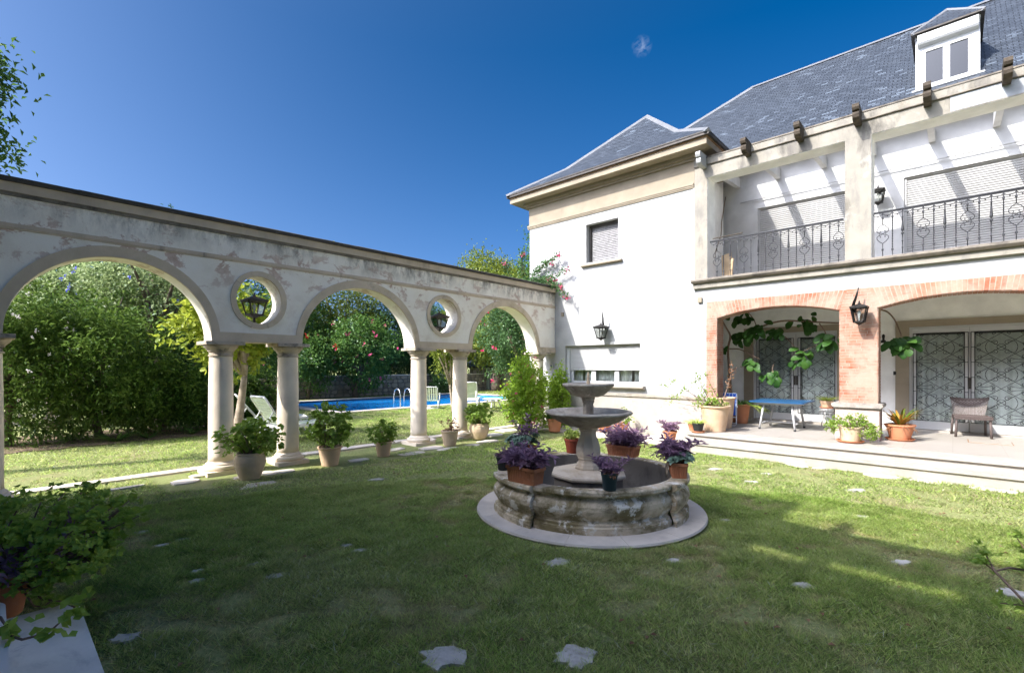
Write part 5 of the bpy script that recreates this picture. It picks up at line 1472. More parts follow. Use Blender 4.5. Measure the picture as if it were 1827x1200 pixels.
# ================================================================== STONE WALLS AND POOL HOUSE
def rubble(name, label, p0, p1, h, th, n_seed, cat='stone wall', cap=True):
    t = thing(name, p0, label, cat)
    p0, p1 = arr(p0), arr(p1); d = p1 - p0; L = np.linalg.norm(d); d /= L; nrm = np.array([d[1], -d[0], 0])
    g = random.Random(n_seed)
    mb = MB(); mid = (p0 + p1) / 2 + np.array([0, 0, h / 2]); mb.obox(mid, d * L / 2, nrm * th / 2, (0, 0, h / 2))
    mb.build('core', 'rubble_mortar', t)
    mb = MB()
    for sg in (-1, 1):
        z = 0
        while z < h - .1:
            hh = g.uniform(.16, .34); hh = min(hh, h - z)
            x = -g.uniform(0, .2)
            while x < L:
                l = g.uniform(.18, .5); a, b = max(0, x), min(L, x + l); x += l + .02
                if b - a < .08: continue
                k = 7; cx, cz = (a + b) / 2, z + hh / 2; V = []
                for i in range(k):
                    t_ = 6.2832 * i / k + g.uniform(-.25, .25); q = 1 / max(abs(math.cos(t_)), abs(math.sin(t_))) ** .7
                    u, v = cx + (b - a) * .47 * math.cos(t_) * q, cz + hh * .46 * math.sin(t_) * q
                    u = min(max(u, a), b); v = min(max(v, 0), h)
                    V.append(p0 + d * u + np.array([0, 0, v]) + nrm * sg * (th / 2 - .005))
                V += [q_ + nrm * sg * g.uniform(.02, .045) + (p0 + d * cx + np.array([0, 0, cz]) + nrm * sg * th / 2 - q_) * .12 for q_ in V]
                F = [(i, (i + 1) % k, k + (i + 1) % k, k + i) for i in range(k)] + [tuple(range(k, 2 * k))]
                if sg > 0: F = [f[::-1] for f in F]
                mb.add(V, F)
            z += hh
    mb.build('stones', 'rubble_stone', t)
    if cap:
        mb = MB(); mb.obox(mid + np.array([0, 0, h / 2 + .03]), d * (L / 2 + .02), nrm * (th / 2 + .04), (0, 0, .035)); mb.build('coping', 'pale_paving', t)
    return t
rubble('stone_wall', 'long grey rubble boundary wall behind the pool under the dark trees', (-25.2, 6.0, 0), (-25.2, 24.4, 0), 1.15, .4, 3)
pe = at(489, 705, X=-14.9)
rubble('stone_wall', 'short cream stone wall end half smothered by creeper beside the loungers', (-14.9, 4.3, 0), (-14.9, pe.y, 0), 1.28, .45, 8)

def pool_house():
    t = thing('pool_house', (-24.6, 24.6, 0), 'low stone pool house with a dark doorway beyond the pool', 'pool house')
    curve_w = [(-27.0, 0), (-21.0, 0), (-21.0, 1.75), (-27.0, 1.75)]
    curve_sheet('wall', curve_w, [[(-25.45, .0 + .02), (-24.55, .02), (-24.55, 1.5), (-25.45, 1.5)]], .3, 'rubble_mortar', t, lambda u, v, w_: (u, 24.75 + w_, v))
    mb = MB(); g = random.Random(21); z = 0
    while z < 1.7:
        hh = min(g.uniform(.18, .34), 1.75 - z); x = -27.0
        while x < -21:
            l = g.uniform(.22, .55); a, b = x, min(-21, x + l); x += l + .02
            if (b < -25.5 or a > -24.5 or z > 1.5) and b - a > .1:
                mb.prism([(a + .02, z), (b - .03, z + .01), (b - .01, z + hh * .7), (b - .05, z + hh - .01), (a + .05, z + hh - .02), (a, z + hh * .5)], 'y', 24.575, 24.62)
        z += hh
    mb.build('stones', 'rubble_stone', t)
    mb = MB(); mb.box(-27, -21, 24.9, 28, -.01, 1.75); mb.box(-25.4, -24.6, 24.8, 24.9, .02, 1.5, 1); mb.build('room', ['rubble_mortar', 'interior'], t)
    mb = MB()
    for x0 in (-25.38, ): mb.box(x0, x0 + .42, 24.66, 24.69, .04, .75); mb.box(x0 + .06, x0 + .36, 24.65, 24.67, .1, .68)
    mb.build('door', 'pale_green_plastic', t)
    mb = MB(); mb.box(-25.6, -25.46, 24.55, 24.62, 0, 1.6); mb.box(-24.54, -24.4, 24.55, 24.62, 0, 1.6); mb.box(-25.6, -24.4, 24.55, 24.62, 1.5, 1.64); mb.build('door_frame', 'pale_paving', t)
    roof_faces('roof', [((-27.4, 24.2, 1.72), (-20.6, 24.2, 1.72), (-20.6, 28, 3.0), (-27.4, 28, 3.0))], t)
    mb = MB(); mb.box(-27.4, -20.6, 24.2, 24.9, 1.62, 1.71); mb.build('eave', 'gutter_metal', t)
pool_house()
# far white house showing through the bougainvillea
def far_house():
    t = thing('outbuilding', (-14.5, 24, 0), 'white outbuilding glimpsed through the bougainvillea behind the last arch', 'outbuilding')
    mb = MB(); mb.box(-18.2, -11, 25.5, 30, 0, 3.1); mb.build('wall', 'white_plaster', t)
    roof_faces('roof', [((-18.6, 25.1, 3.05), (-10.6, 25.1, 3.05), (-10.6, 28, 4.3), (-18.6, 28, 4.3))], t, 'brown_trim')
far_house()
# ================================================================== TREES AND SHRUBS
def tree(name, label, cat, base, crown, r, ncl, per, L, W, leaf, trunk=.16, bark='bark', nbr=9, seed=1, shell=.35, lump=.28, cr=None, flowers=None, group=None, fork=None, kind='kite', zmin=.05, lean=(0, 0), bare=False, up=.35):
    t = thing(name, base, label, cat, group)
    C = blob_points(ncl, crown, r, shell, lump, seed, zmin)
    cr = cr or (min(r) * .17)
    mb = MB(); g = random.Random(seed)
    b = arr(base); cc = arr(crown)
    fk = arr(fork) if fork is not None else b + (cc - b) * .5
    if trunk:
        mid = (b + fk) / 2 + np.array([g.uniform(-.1, .1), g.uniform(-.1, .1), 0])
        mb.tube(bez(b, mid, fk, 7), [trunk * (1.35 - .6 * i / 6) for i in range(7)], 9)
        idx = g.sample(range(len(C)), min(nbr, len(C)))
        for i in idx:
            e = C[i]; m2 = fk * .5 + e * .5 + np.array([g.uniform(-.2, .2), g.uniform(-.2, .2), .15 * np.linalg.norm(e - fk)])
            n = 7; mb.tube(bez(fk - (0, 0, .05), m2, e, n), [trunk * .62 * (1 - .85 * k / (n - 1)) + .006 for k in range(n)], 6)
            if bare:
                for q in range(2):
                    e2 = C[g.randrange(len(C))]; e2 = m2 * .5 + e2 * .5
                    mb.tube(bez(m2, (m2 + e2) / 2 + np.array([0, 0, .1]), e2, 5), [.03, .026, .02, .014, .008], 5)
        mb.build('trunk', bark, t)
    mb = MB()
    clumps(mb, C, per, cr, L, W, 0, crown, up, kind)
    if flowers:
        fm, n, sz = flowers[:3]
        P = blob_points(n * 4, crown, tuple(x * 1.04 for x in r), .93, lump, seed, zmin)
        P = P[(P - cc) @ (np.array([0, 0, CAMH]) - cc) > -.25 * np.linalg.norm(np.array([0, 0, CAMH]) - cc) * max(r) * .4][:n]
        k = 7; Q = np.repeat(P, k, 0) + rng.normal(size=(len(P) * k, 3)) * sz * .35
        leaves(mb, Q, rdir(len(Q)), rdir(len(Q)), sz, sz * .8, 1)
    mb.build('crown', [leaf] + ([flowers[0]] if flowers else []), t)
    return t

# hedge row beyond the lawn, seen through the first arch
tree('shrub', 'tall feathery mid green shrub at the left end of the hedge with pale blossom', 'shrub', (-14.7, .25, 0), (-14.7, .3, 1.8), (1.1, 1.25, 1.9), 310, 40, .12, .030, 'leaf_hedge', .07, 'bark', 8, 31, .3, .34, .20, ('petal_white', 60, .045), 'hedge shrubs')
tree('shrub', 'tallest yellow green shrub in the middle of the hedge', 'shrub', (-15.0, 1.75, 0), (-15.0, 1.6, 1.75), (1.15, 1.25, 1.75), 330, 40, .13, .030, 'leaf_hedge', .07, 'bark', 8, 32, .3, .36, .21, None, 'hedge shrubs')
tree('shrub', 'rounded light green shrub of the hedge below the gnarled tree', 'shrub', (-15.0, 3.0, 0), (-15.0, 2.95, 1.05), (1.0, 1.1, 1.1), 220, 38, .11, .030, 'leaf_hedge', .06, 'bark', 6, 33, .3, .36, .19, None, 'hedge shrubs')
tree('creeper', 'dense ivy creeper covering the low wall right of the hedge', 'creeper', (-14.75, 4.25, 0), (-14.75, 4.2, .78), (.62, 1.25, .92), 260, 36, .085, .06, 'leaf_mid', 0, 'bark', 0, 34, .4, .2, .15)
tree('creeper', 'bright green creeper spilling over the end of the stone wall', 'creeper', (-14.8, 5.15, 0), (-14.75, 5.1, .80), (.5, .62, .78), 130, 34, .08, .06, 'leaf_hedge', 0, 'bark', 0, 35, .4, .2, .13)
mb = MB(); straps(mb, (-13.9, 1.9, 0), 34, .6, .05, .75, .55); straps(mb, (-13.95, 2.5, 0), 26, .5, .045, .8, .5); straps(mb, (-14.0, 3.4, 0), 24, .4, .04, .8, .5)
o = mb.build('iris_clump', 'leaf_mid', None, origin=(-13.9, 2.2, 0)); tag(o, 'sword leaved clumps along the earth bed at the hedge foot', 'plant')
# earth bed at the hedge foot
mb = MB(); g_ = np.random.default_rng(4)
ys = np.linspace(-3, 6, 40); L_ = [(-13.55 + g_.uniform(-.12, .12) - .03 * max(0, y - 3) ** 2, y, .022) for y in ys]; R_ = [(-16.5, y, .022) for y in ys]
mb.add(L_ + R_, [(i, i + 1, 41 + i, 40 + i) for i in range(39)])
tag(mb.build('earth_bed', 'earth'), kind='structure')
gt = at(290, 690, X=-16.6)
tree('gnarled_tree', 'old gnarled tree with bare forked limbs and blue morning glory in its pale crown', 'tree', (-16.6, gt.y, 0), (-16.9, gt.y - .1, 4.0), (1.7, 2.0, 1.0), 230, 40, .10, .075, 'leaf_pale', .17, 'bark', 11, 36, .2, .3, .24, ('petal_blue', 34, .05), None, (-16.6, gt.y - .1, 2.15), bare=True)
tree('tree', 'pale leaved tree top rising behind the middle of the hedge', 'tree', (-18.0, 1.2, 0), (-18.0, 1.1, 3.2), (1.5, 1.6, 1.3), 230, 40, .12, .08, 'leaf_pale', .15, 'bark', 8, 37, .3, .3, .26, ('petal_blue', 12, .05))
tree('tree', 'dark background tree left of the patch of sky under the first arch', 'tree', (-20.5, -.4, 0), (-20.5, .3, 3.8), (2.0, 2.3, 2.1), 260, 40, .14, .07, 'leaf_mid', .18, 'bark', 8, 38)
tree('conifer', 'blue green conifer tip against the sky under the first arch', 'tree', (-24, 2.2, 0), (-24, 2.2, 3.6), (1.2, 1.2, 2.9), 260, 36, .16, .03, 'leaf_dark', .16, 'bark', 6, 39, .2, .2, .26)
tree('conifer', 'bushy conifer right of the patch of sky under the first arch', 'tree', (-23.5, 5.3, 0), (-23.5, 5.2, 3.7), (1.6, 1.5, 2.9), 300, 36, .15, .035, 'leaf_olive', .16, 'bark', 6, 40, .25, .25, .28)
tree('tree', 'dark shady tree behind the gnarled limbs', 'tree', (-20, 4.0, 0), (-20, 3.9, 2.4), (1.6, 2.2, 2.0), 260, 40, .13, .07, 'leaf_dark', .14, 'bark', 6, 41)
tree('tree', 'dark green tree filling the gap between the first pair of columns', 'tree', (-20.5, 6.9, 0), (-20.5, 6.8, 2.3), (1.8, 1.9, 1.9), 250, 40, .13, .07, 'leaf_mid', .14, 'bark', 6, 42, flowers=('petal_pink', 16, .07))
yt = at(421, 782, Z=0)
tree('young_tree', 'young yellow green tree with slim pale trunk between the first two columns', 'tree', (yt.x, yt.y, 0), (yt.x - .1, yt.y - .1, 2.55), (.85, 1.30, .95), 120, 15, .14, .105, 'leaf_yellow', .085, 'pale_bark', 12, 43, .15, .3, .17, None, None, (yt.x + .02, yt.y + .18, 1.5), 'round')
# dark wood behind the boundary wall
for i, (x, y, z, a, b, c, leaf, lab, sd, L) in enumerate([
    (-27.2, 8.9, 3.3, 2.2, 2.2, 3.2, 'leaf_dark', 'dark evergreen behind the left end of the pool wall', 51, .17),
    (-27.8, 11.8, 3.6, 2.2, 2.2, 3.4, 'leaf_mid', 'tall evergreen with light tips behind the pool wall, left of the pink flowering tree', 52, .17),
    (-28.0, 14.9, 3.9, 2.4, 2.4, 3.6, 'leaf_olive', 'olive green tree at the top of the middle arch', 53, .18),
    (-27.6, 17.9, 3.2, 2.2, 2.3, 3.1, 'leaf_dark', 'dark tree behind the pink flowering tree beside the third column', 54, .17),
    (-27.8, 21.0, 3.4, 2.2, 2.4, 3.2, 'leaf_dark', 'deep green drooping tree between the third and fourth columns', 55, .17),
    (-29.5, 24.5, 3.6, 2.4, 2.6, 3.3, 'leaf_mid', 'leafy tree standing behind the pool house', 56, .18),
    (-31.5, 5.0, 3.2, 2.4, 2.8, 3.2, 'leaf_dark', 'far dark tree beyond the conifers', 57, .19)]):
    tree('tree', lab, 'tree', (x, y, 0), (x, y, z), (a, b, c), 330, 40, L, L * .5, leaf, .2, 'bark', 7, sd, .35, .28, .42)
tree('camellia_tree', 'rounded tree covered with pink blossom overhanging the pool wall', 'tree', (-24.3, 13.6, 0), (-23.9, 14.0, 2.65), (1.6, 1.95, 1.75), 260, 36, .15, .10, 'leaf_mid', .13, 'bark', 8, 61, .3, .24, .3, ('petal_pink', 26, .10), None, None)
tree('flowering_bush', 'light green bush hanging over the wall at the left end of the pool', 'bush', (-24.8, 11.2, 0), (-24.5, 11.3, 2.05), (1.0, 1.3, 1.25), 150, 36, .16, .10, 'leaf_mid', .08, 'bark', 5, 62, .3, .26, .26, ('petal_red', 8, .15))
tree('bush', 'small dark bush at the foot of the wall between third and fourth columns', 'bush', (-24.2, 19.6, 0), (-24.2, 19.6, .6), (.7, 1.0, .75), 70, 34, .13, .05, 'leaf_dark', 0, 'bark', 0, 63)
lt = at(792, 638, X=-13.5)
tree('lemon_tree', 'small yellowish leaved tree peeping out between third and fourth columns', 'tree', (-13.5, lt.y + .45, 0), (-13.5, lt.y + .1, 2.2), (.6, .75, .55), 60, 22, .11, .06, 'leaf_olive', .06, 'pale_bark', 6, 64, .2, .3, .16)
bp_ = at(885, 480, Y=24.0)
tree('tree', 'large sunlit olive green tree rising behind the arcade beside the wing', 'tree', (bp_.x, 24, 0), (bp_.x + .4, 24, 5.4), (3.4, 3.0, 3.6), 900, 60, .20, .11, 'leaf_olive', .28, 'bark', 10, 65, .35, .25, .46)
tree('tree', 'darker tree top close to the corner of the wing', 'tree', (bp_.x + 3.2, 25, 0), (bp_.x + 2.9, 25, 6.4), (1.9, 2.0, 3.2), 330, 40, .19, .10, 'leaf_mid', .22, 'bark', 8, 66, .35, .3, .36)
# tree overhanging the top left corner
tree('tree', 'leafy branches hanging into the top left corner above the arcade', 'tree', (-11.9, -2.1, 0), (-11.9, -1.08, 6.1), (1.4, 1.45, 1.65), 360, 40, .115, .052, 'leaf_mid', .17, 'bark', 12, 67, .35, .30, .24, None, None, (-11.9, -1.8, 4.2))
cy = at(312, 520, X=-23.0)
tree('cypress', 'slender cypress whose tip just shows over the coping above the first oculus', 'tree', (-23, cy.y, 0), (-23, cy.y, 4.6), (.75, .8, 3.35), 200, 36, .13, .05, 'leaf_dark', .12, 'bark', 5, 70, .2, .15, .2)
# bougainvillea against the wing's outer corner
def bougainvillea():
    t = tree('bougainvillea', 'bougainvillea with magenta flowers climbing behind the last arch and over the coping', 'bougainvillea', (-11.2, 12.9, 0), (-11.3, 12.7, 3.0), (1.15, 1.5, 1.75), 330, 40, .085, .058, 'leaf_bougain', .09, 'pale_bark', 9, 81, .35, .28, .2, ('petal_magenta', 15, .09))
    mb = MB(); lf = MB(); fl = MB(); st = MB()
    routes = [((-9.6, 11.0, 3.9), (-9.0, 10.85, 4.7), at(997, 455, Y=10.8)), ((-9.4, 10.9, 3.9), (-8.9, 10.8, 4.3), at(1011, 483, Y=10.8)), ((-9.2, 10.9, 4.0), (-8.5, 10.75, 4.35), at(1012, 530, Y=10.7)),
              ((-9.5, 10.9, 4.0), (-9.2, 10.8, 4.4), at(978, 500, Y=10.8)), ((-10.4, 11.8, 4.2), (-10.1, 11.4, 5.4), at(934, 455, X=-9.9)), ((-9.5, 10.95, 4.0), (-9.1, 10.85, 4.7), at(984, 470, Y=10.85)), ((-10.6, 12.0, 3.4), (-10.2, 11.0, 4.6), at(900, 470, X=-10.2)),
              ((-9.3, 10.9, 4.0), (-8.9, 10.85, 4.35), at(990, 500, Y=10.8)), ((-9.3, 10.9, 4.0), (-8.8, 10.75, 4.2), at(1000, 512, Y=10.7))]
    for a, b, c in routes:
        P = np.array(bez(a, b, c, 26)); st.tube(P, .007, 4)
        Q = np.repeat(P[6:], 7, 0); Q = Q + rng.normal(size=Q.shape) * .05
        leaves(lf, Q, rdir(len(Q)) + [0, 0, .2], rdir(len(Q)) + [0, 0, 1], .075, .05)
        F_ = P[-1] + rng.normal(size=(16, 3)) * .035; leaves(lf, F_, rdir(16), rdir(16), .06, .045, 1)
    st.build('stems', 'twig', t); lf.build('shoots', ['leaf_bougain', 'petal_pink'], t)
bougainvillea()
tree('shrub', 'tall bright green flowering shrub in front of the last column', 'shrub', (-8.15, 9.5, 0), (-8.2, 9.45, .93), (.58, .62, .92), 210, 30, .065, .05, 'leaf_shrub', .03, 'twig', 12, 82, .25, .22, .11, ('petal_pink', 22, .05), None, (-8.15, 9.5, .2), 'round', .12)
tree('shrub', 'slim light green shrub against the shaded wing wall behind the last column', 'shrub', (-7.95, 10.62, 0), (-8.0, 10.55, .85), (.36, .34, .80), 110, 28, .06, .05, 'leaf_shrub', .02, 'twig', 7, 83, .25, .2, .1, None, None, (-7.95, 10.6, .3), 'round', .1)

# ================================================================== POTTED PLANTS
def cone_pot(mb, rt, rb, h, lip=.035, k=32):
    mb.lathe([(rb * .9, 0), (rb, .008), (rb + (rt - rb) * .82, h - lip - .012), (rt * 1.0, h - lip), (rt * 1.045, h - lip + .008), (rt * 1.05, h - .006), (rt * 1.03, h), (rt * .93, h), (rt * .90, h - .05)], (0, 0, 0), k, capt=False, sharp=True)
    return h - .04, rt * .91
def urn_pot(mb, r, h, k=36):
    mb.lathe([(r * .55, 0), (r * .62, .01), (r * .80, h * .25), (r * .97, h * .52), (r, h * .68), (r * .95, h * .83), (r * .86, h * .92), (r * .88, h * .97), (r * .86, h), (r * .76, h), (r * .74, h - .05)], (0, 0, 0), k, capt=False, sharp=True)
    return h - .04, r * .75
def box_pot(mb, l, w_, h):
    b = .90; hl, hw = l / 2, w_ / 2
    V = [(-hl * b, -hw * b, 0), (hl * b, -hw * b, 0), (hl * b, hw * b, 0), (-hl * b, hw * b, 0), (-hl, -hw, h), (hl, -hw, h), (hl, hw, h), (-hl, hw, h)]
    mb.add(V, [(3, 2, 1, 0), (0, 1, 5, 4), (1, 2, 6, 5), (2, 3, 7, 6), (3, 0, 4, 7)])
    mb.box(-hl - .008, hl + .008, -hw - .008, -hw + .006, h - .025, h + .004); mb.box(-hl - .008, hl + .008, hw - .006, hw + .008, h - .025, h + .004)
    mb.box(-hl - .008, -hl + .006, -hw + .006, hw - .006, h - .025, h + .004); mb.box(hl - .006, hl + .008, -hw + .006, hw - .006, h - .025, h + .004)
    n = int(l / .026)
    for i in range(n):                       # moulded ribs
        x = -hl * .93 + (i + .5) * 2 * hl * .93 / n; w2 = .006
        for sg in (-1, 1): mb.add([(x - w2, sg * hw * b - sg * .002, .012), (x + w2, sg * hw * b - sg * .002, .012), (x + w2, sg * (hw + .002), h - .03), (x - w2, sg * (hw + .002), h - .03), (x, sg * (hw * b + .006), .012), (x, sg * (hw + .007), h - .03)], [(0, 4, 5, 3), (4, 1, 2, 5)])
    n = int(w_ / .026)
    for i in range(n):
        y = -hw * .93 + (i + .5) * 2 * hw * .93 / n; w2 = .006
        for sg in (-1, 1): mb.add([(sg * hl * b, y - w2, .012), (sg * hl * b, y + w2, .012), (sg * (hl + .002), y + w2, h - .03), (sg * (hl + .002), y - w2, h - .03), (sg * (hl * b + .007), y, .012), (sg * (hl + .007), y, h - .03)], [(0, 4, 5, 3), (4, 1, 2, 5)])
    return h - .025, None

def pot(name, label, loc, kind, dims, mat, rz=0, group=None, saucer=None, cat='potted plant'):
    t = thing(name, loc, label, cat, group, rz)
    mb = MB(); top, r = {'cone': cone_pot, 'urn': urn_pot, 'box': box_pot}[kind](mb, *dims)
    lift = .028 if saucer else 0
    if lift:
        mb.V = [v + np.array([0, 0, lift]) for v in mb.V]; top += lift
    lb(mb, 'planter_box' if kind == 'box' else 'pot', mat, t)
    mb = MB()
    if kind == 'box': mb.box(-dims[0] / 2 + .008, dims[0] / 2 - .008, -dims[1] / 2 + .008, dims[1] / 2 - .008, top - .03, top)
    else: mb.lathe([(r, top - .03), (r, top), (r * .5, top + .012), (.001, top + .015)], (0, 0, 0), 20)
    lb(mb, 'soil', 'soil', t)
    if saucer:
        mb = MB(); q = dims[1] * saucer; mb.lathe([(q * .85, 0), (q, .03), (q * 1.03, .04), (q * .98, .04), (q * .85, .022), (.001, .022)], (0, 0, 0), 32); lb(mb, 'saucer', 'terracotta', t)
    return t, top

def geranium(t, top, c, r, n, L, leaf, per=7, seed=1, stems=True, lobed=.13, flowers=None, shell=.35, spread=None):
    C = blob_points(n, c, r, shell, .22, seed, top + .01)
    mb = MB()
    if stems:
        for e in C[::3]:
            b = np.array([rng.normal() * .05, rng.normal() * .05, top]); m = (b + e) / 2 + rng.normal(size=3) * .03 + np.array([0, 0, -.02]); mb.tube(bez(b, m, e, 5), [.007, .006, .0055, .005, .004], 4)
        lb(mb, 'stems', 'twig', t)
    mb = MB(); clumps(mb, C, per, L * .75, L, L * 1.08, 0, c, .6, 'round', .35, lobed=lobed, pts=9, cup=.16); lb(mb, 'foliage', leaf, t)
    if flowers:
        mb = MB(); P = blob_points(flowers[1], c, tuple(x * 1.05 for x in r), .95, .2, seed + 5, top); Q = np.repeat(P, 8, 0) + rng.normal(size=(len(P) * 8, 3)) * .018
        leaves(mb, Q, rdir(len(Q)), rdir(len(Q)), .03, .025); lb(mb, 'flowers', flowers[0], t)

def purple(t, top, lx, ly, n, h, seed=1, L=.085, out=1.0, leaf='leaf_purple', name='foliage', off=(0, 0)):
    """purple heart: fleshy arching shoots with lance leaves"""
    st = MB(); lf = MB(); g = np.random.default_rng(seed)
    for i in range(n):
        b = np.array([g.uniform(-lx, lx) + off[0], g.uniform(-ly, ly) + off[1], top])
        a = g.uniform(0, 6.2832); q = h * g.uniform(.5, 1.3); o = np.array([math.cos(a), math.sin(a), 0]) * q * g.uniform(.25, .95) * out
        e = b + o + np.array([0, 0, q * g.uniform(.35, 1.0)]); m = b + o * .35 + np.array([0, 0, q * .75])
        P = np.array(bez(b, m, e, 8)); st.tube(P, .004, 4)
        k = 8
        for j in range(1, k):
            p = P[j]; tg = P[j] - P[j - 1]; tg /= np.linalg.norm(tg) + 1e-9
            for s_ in (0, 1):
                aa = j * 1.4 + s_ * 3.14 + a; d = np.array([math.cos(aa), math.sin(aa), 0]) + tg * .9 + np.array([0, 0, .15])
                leaves(lf, p[None], d[None], (tg + np.array([0, 0, .6]))[None], L * g.uniform(.7, 1.2), .024 * L / .085 * g.uniform(.8, 1.2), 0, .10, .2)
    lb(st, 'stems' if name == 'foliage' else 'purple_stems', leaf, t); lb(lf, name, leaf, t)

def succulent(t, top, lx, ly, n, h, seed=3, off=(0, 0), name='rosettes'):
    mb = MB(); st = MB(); g = np.random.default_rng(seed)
    for i in range(n):
        c = np.array([g.uniform(-lx, lx) + off[0], g.uniform(-ly, ly) + off[1], top + g.uniform(.2, 1) * h]); b = np.array([c[0] * .6, c[1] * .6, top])
        out = np.array([c[0] - off[0], c[1] - off[1], .0]); out = out / (np.linalg.norm(out) + .02) * .6 + np.array([0, 0, .7]); c = c + out * .03
        st.tube(bez(b, (b + c) / 2, c, 4), .006, 4)
        k = 16; aa = np.arange(k) * 2.4; tl = .25 + .75 * np.arange(k) / k
        u = np.cross(out, [.3, .9, .1]); u /= np.linalg.norm(u); v = np.cross(out, u); v /= np.linalg.norm(v)
        D = out[None] * (1.15 - tl)[:, None] + (np.cos(aa)[:, None] * u + np.sin(aa)[:, None] * v) * tl[:, None]
        N = np.repeat(out[None], k, 0) + rng.normal(size=(k, 3)) * .1
        big_leaves(mb, np.repeat(c[None], k, 0), D, N, .075 * (.5 + .6 * tl), .034 * (.6 + .5 * tl))
    lb(st, 'succulent_stems', 'twig', t); lb(mb, name, 'leaf_succulent', t)

GA = 'potted plants along the arcade'
t, z = pot('potted_geranium', 'rounded tan clay urn with leafy geranium in front of the nearest column pair', (-7.74, 2.62, .022), 'urn', (.215, .40), 'tan_clay', 0, GA); geranium(t, z, (.0, .05, .60), (.36, .40, .26), 75, .075, 'leaf_geranium', 7, 101)
t, z = pot('potted_geranium', 'tall bushy geranium in a tapered clay pot right of the second column', (-7.86, 3.93, .01), 'cone', (.195, .135, .33), 'pale_terracotta', 0, GA); geranium(t, z, (0, .02, .70), (.33, .35, .36), 80, .07, 'leaf_geranium', 7, 102)
t, z = pot('potted_geranium', 'low tufted plant in a clay pot standing alone under the middle arch', (-7.92, 5.02, .01), 'cone', (.155, .115, .285), 'pale_terracotta', 0, GA); geranium(t, z, (0, 0, .45), (.25, .29, .19), 60, .055, 'leaf_geranium', 8, 103, lobed=0)
t, z = pot('potted_plant', 'mossy clay pot with a half dead pinkish plant between the third and fourth columns', (-7.87, 6.6, .022), 'cone', (.185, .13, .33), 'tan_clay', 0, GA); geranium(t, z, (-.02, 0, .42), (.19, .22, .16), 26, .035, 'leaf_dry', 6, 104, lobed=0)
t, z = pot('potted_geranium', 'rounded glazed tan urn with bright geranium at the foot of the fourth column', (-8.1, 7.68, .022), 'urn', (.235, .37), 'tan_clay', 0, GA); geranium(t, z, (0, 0, .53), (.29, .31, .19), 60, .07, 'leaf_geranium', 7, 105)
t, z = pot('potted_plant', 'plain terracotta pot with low leaves on the paving behind the fountain', (-7.55, 9.82, .03), 'cone', (.20, .14, .34), 'terracotta'); geranium(t, z, (0, 0, .40), (.22, .22, .12), 30, .06, 'leaf_mid', 7, 106)
t, z = pot('potted_geranium', 'terracotta pot with leggy geranium at the foot of the wing wall behind the purple planter', (-5.98, 10.45, .03), 'cone', (.19, .13, .30), 'terracotta'); geranium(t, z, (.05, -.02, .45), (.26, .2, .2), 22, .055, 'leaf_geranium', 6, 107)
t, z = pot('bowl', 'low bowl of blue glazed shards beside the leggy geranium', (-6.62, 10.72, .03), 'cone', (.16, .13, .17), 'terracotta', cat='bowl')
mb = MB()
for i in range(26): mb.obox((rng.normal() * .07, rng.normal() * .07, z + .03 + abs(rng.normal()) * .03), rdir(1)[0] * .03, rdir(1)[0] * .02, rdir(1)[0] * .008)
lb(mb, 'shards', 'blue_glaze', t)
t, z = pot('purple_plant', 'terracotta pot of purple foliage on the step end beside the wing wall', (-4.62, 10.2, .03), 'cone', (.15, .10, .25), 'terracotta'); purple(t, z, .08, .08, 40, .24, 108)
mb = MB(); mb.lathe([(.16, 0), (.16, .10), (.14, .11), (.001, .11)], (0, 0, 0), 16)
t, z = pot('spider_plant', 'spider plant in a small terracotta pot at the left corner of the terrace', (-4.06, 10.1, .34), 'cone', (.10, .075, .15), 'terracotta'); mb = MB(); straps(mb, (0, 0, z), 60, .27, .018, .9, .75); lb(mb, 'foliage', 'leaf_spider', t)
t, z = pot('spider_plant', 'spider plant in a black pot and red saucer beside the largest planter', (-3.87, 9.88, .34), 'cone', (.115, .085, .17), 'black_plastic', 0, None, 1.6); mb = MB(); straps(mb, (0, 0, z), 90, .30, .018, 1.0, .75); lb(mb, 'foliage', 'leaf_spider', t)
# the largest planter with its wild twigs
t, z = pot('large_planter', 'largest pale terracotta planter with sprawling half bare shrub at the brick pier', (-3.70, 10.36, .34), 'cone', (.30, .205, .54), 'pale_terracotta')
st = MB(); lf = MB(); dr = MB()
tw = [(1185, 690), (1200, 680), (1213, 700), (1198, 715), (1225, 695), (1207, 707), (1245, 672), (1252, 690), (1260, 668), (1240, 680), (1262, 702), (1250, 705), (1270, 695), (1276, 712), (1262, 716), (1252, 722), (1240, 718), (1272, 720), (1247, 712), (1282, 716)]
for i, (px, py) in enumerate(tw):
    e = at(px, py, Y=10.25 + rng.uniform(-.15, .15)) - Vector((-3.70, 10.36, .34)); b = (rng.normal() * .07, rng.normal() * .07, z)
    st.tube(bez(b, ((b[0] + e.x) / 2, (b[1] + e.y) / 2, max(z, e.z) * .55 + .3 * z), e, 7), [.010, .009, .008, .007, .005, .004, .003], 4)
    n = 14; leaves(lf, arr(e) + rng.normal(size=(n, 3)) * .045, rdir(n), rdir(n) + [0, 0, 1], .055, .034)
P = blob_points(40, (0, 0, z + .08), (.24, .24, .10), .3, .2, 9, z); clumps(lf, P, 6, .03, .055, .035, 0, (0, 0, z), .5)
e = at(1307, 655, Y=10.6) - Vector((-3.70, 10.36, .34)); pb = bez((.08, .02, z), (.2, .1, z + .25), e, 9); st.tube(pb, [.013, .012, .011, .010, .009, .008, .006, .005, .004], 5)
for k in (5, 6, 7, 8): leaves(dr, arr(pb[k]) + rng.normal(size=(12, 3)) * .05, rdir(12), rdir(12), .05, .03)
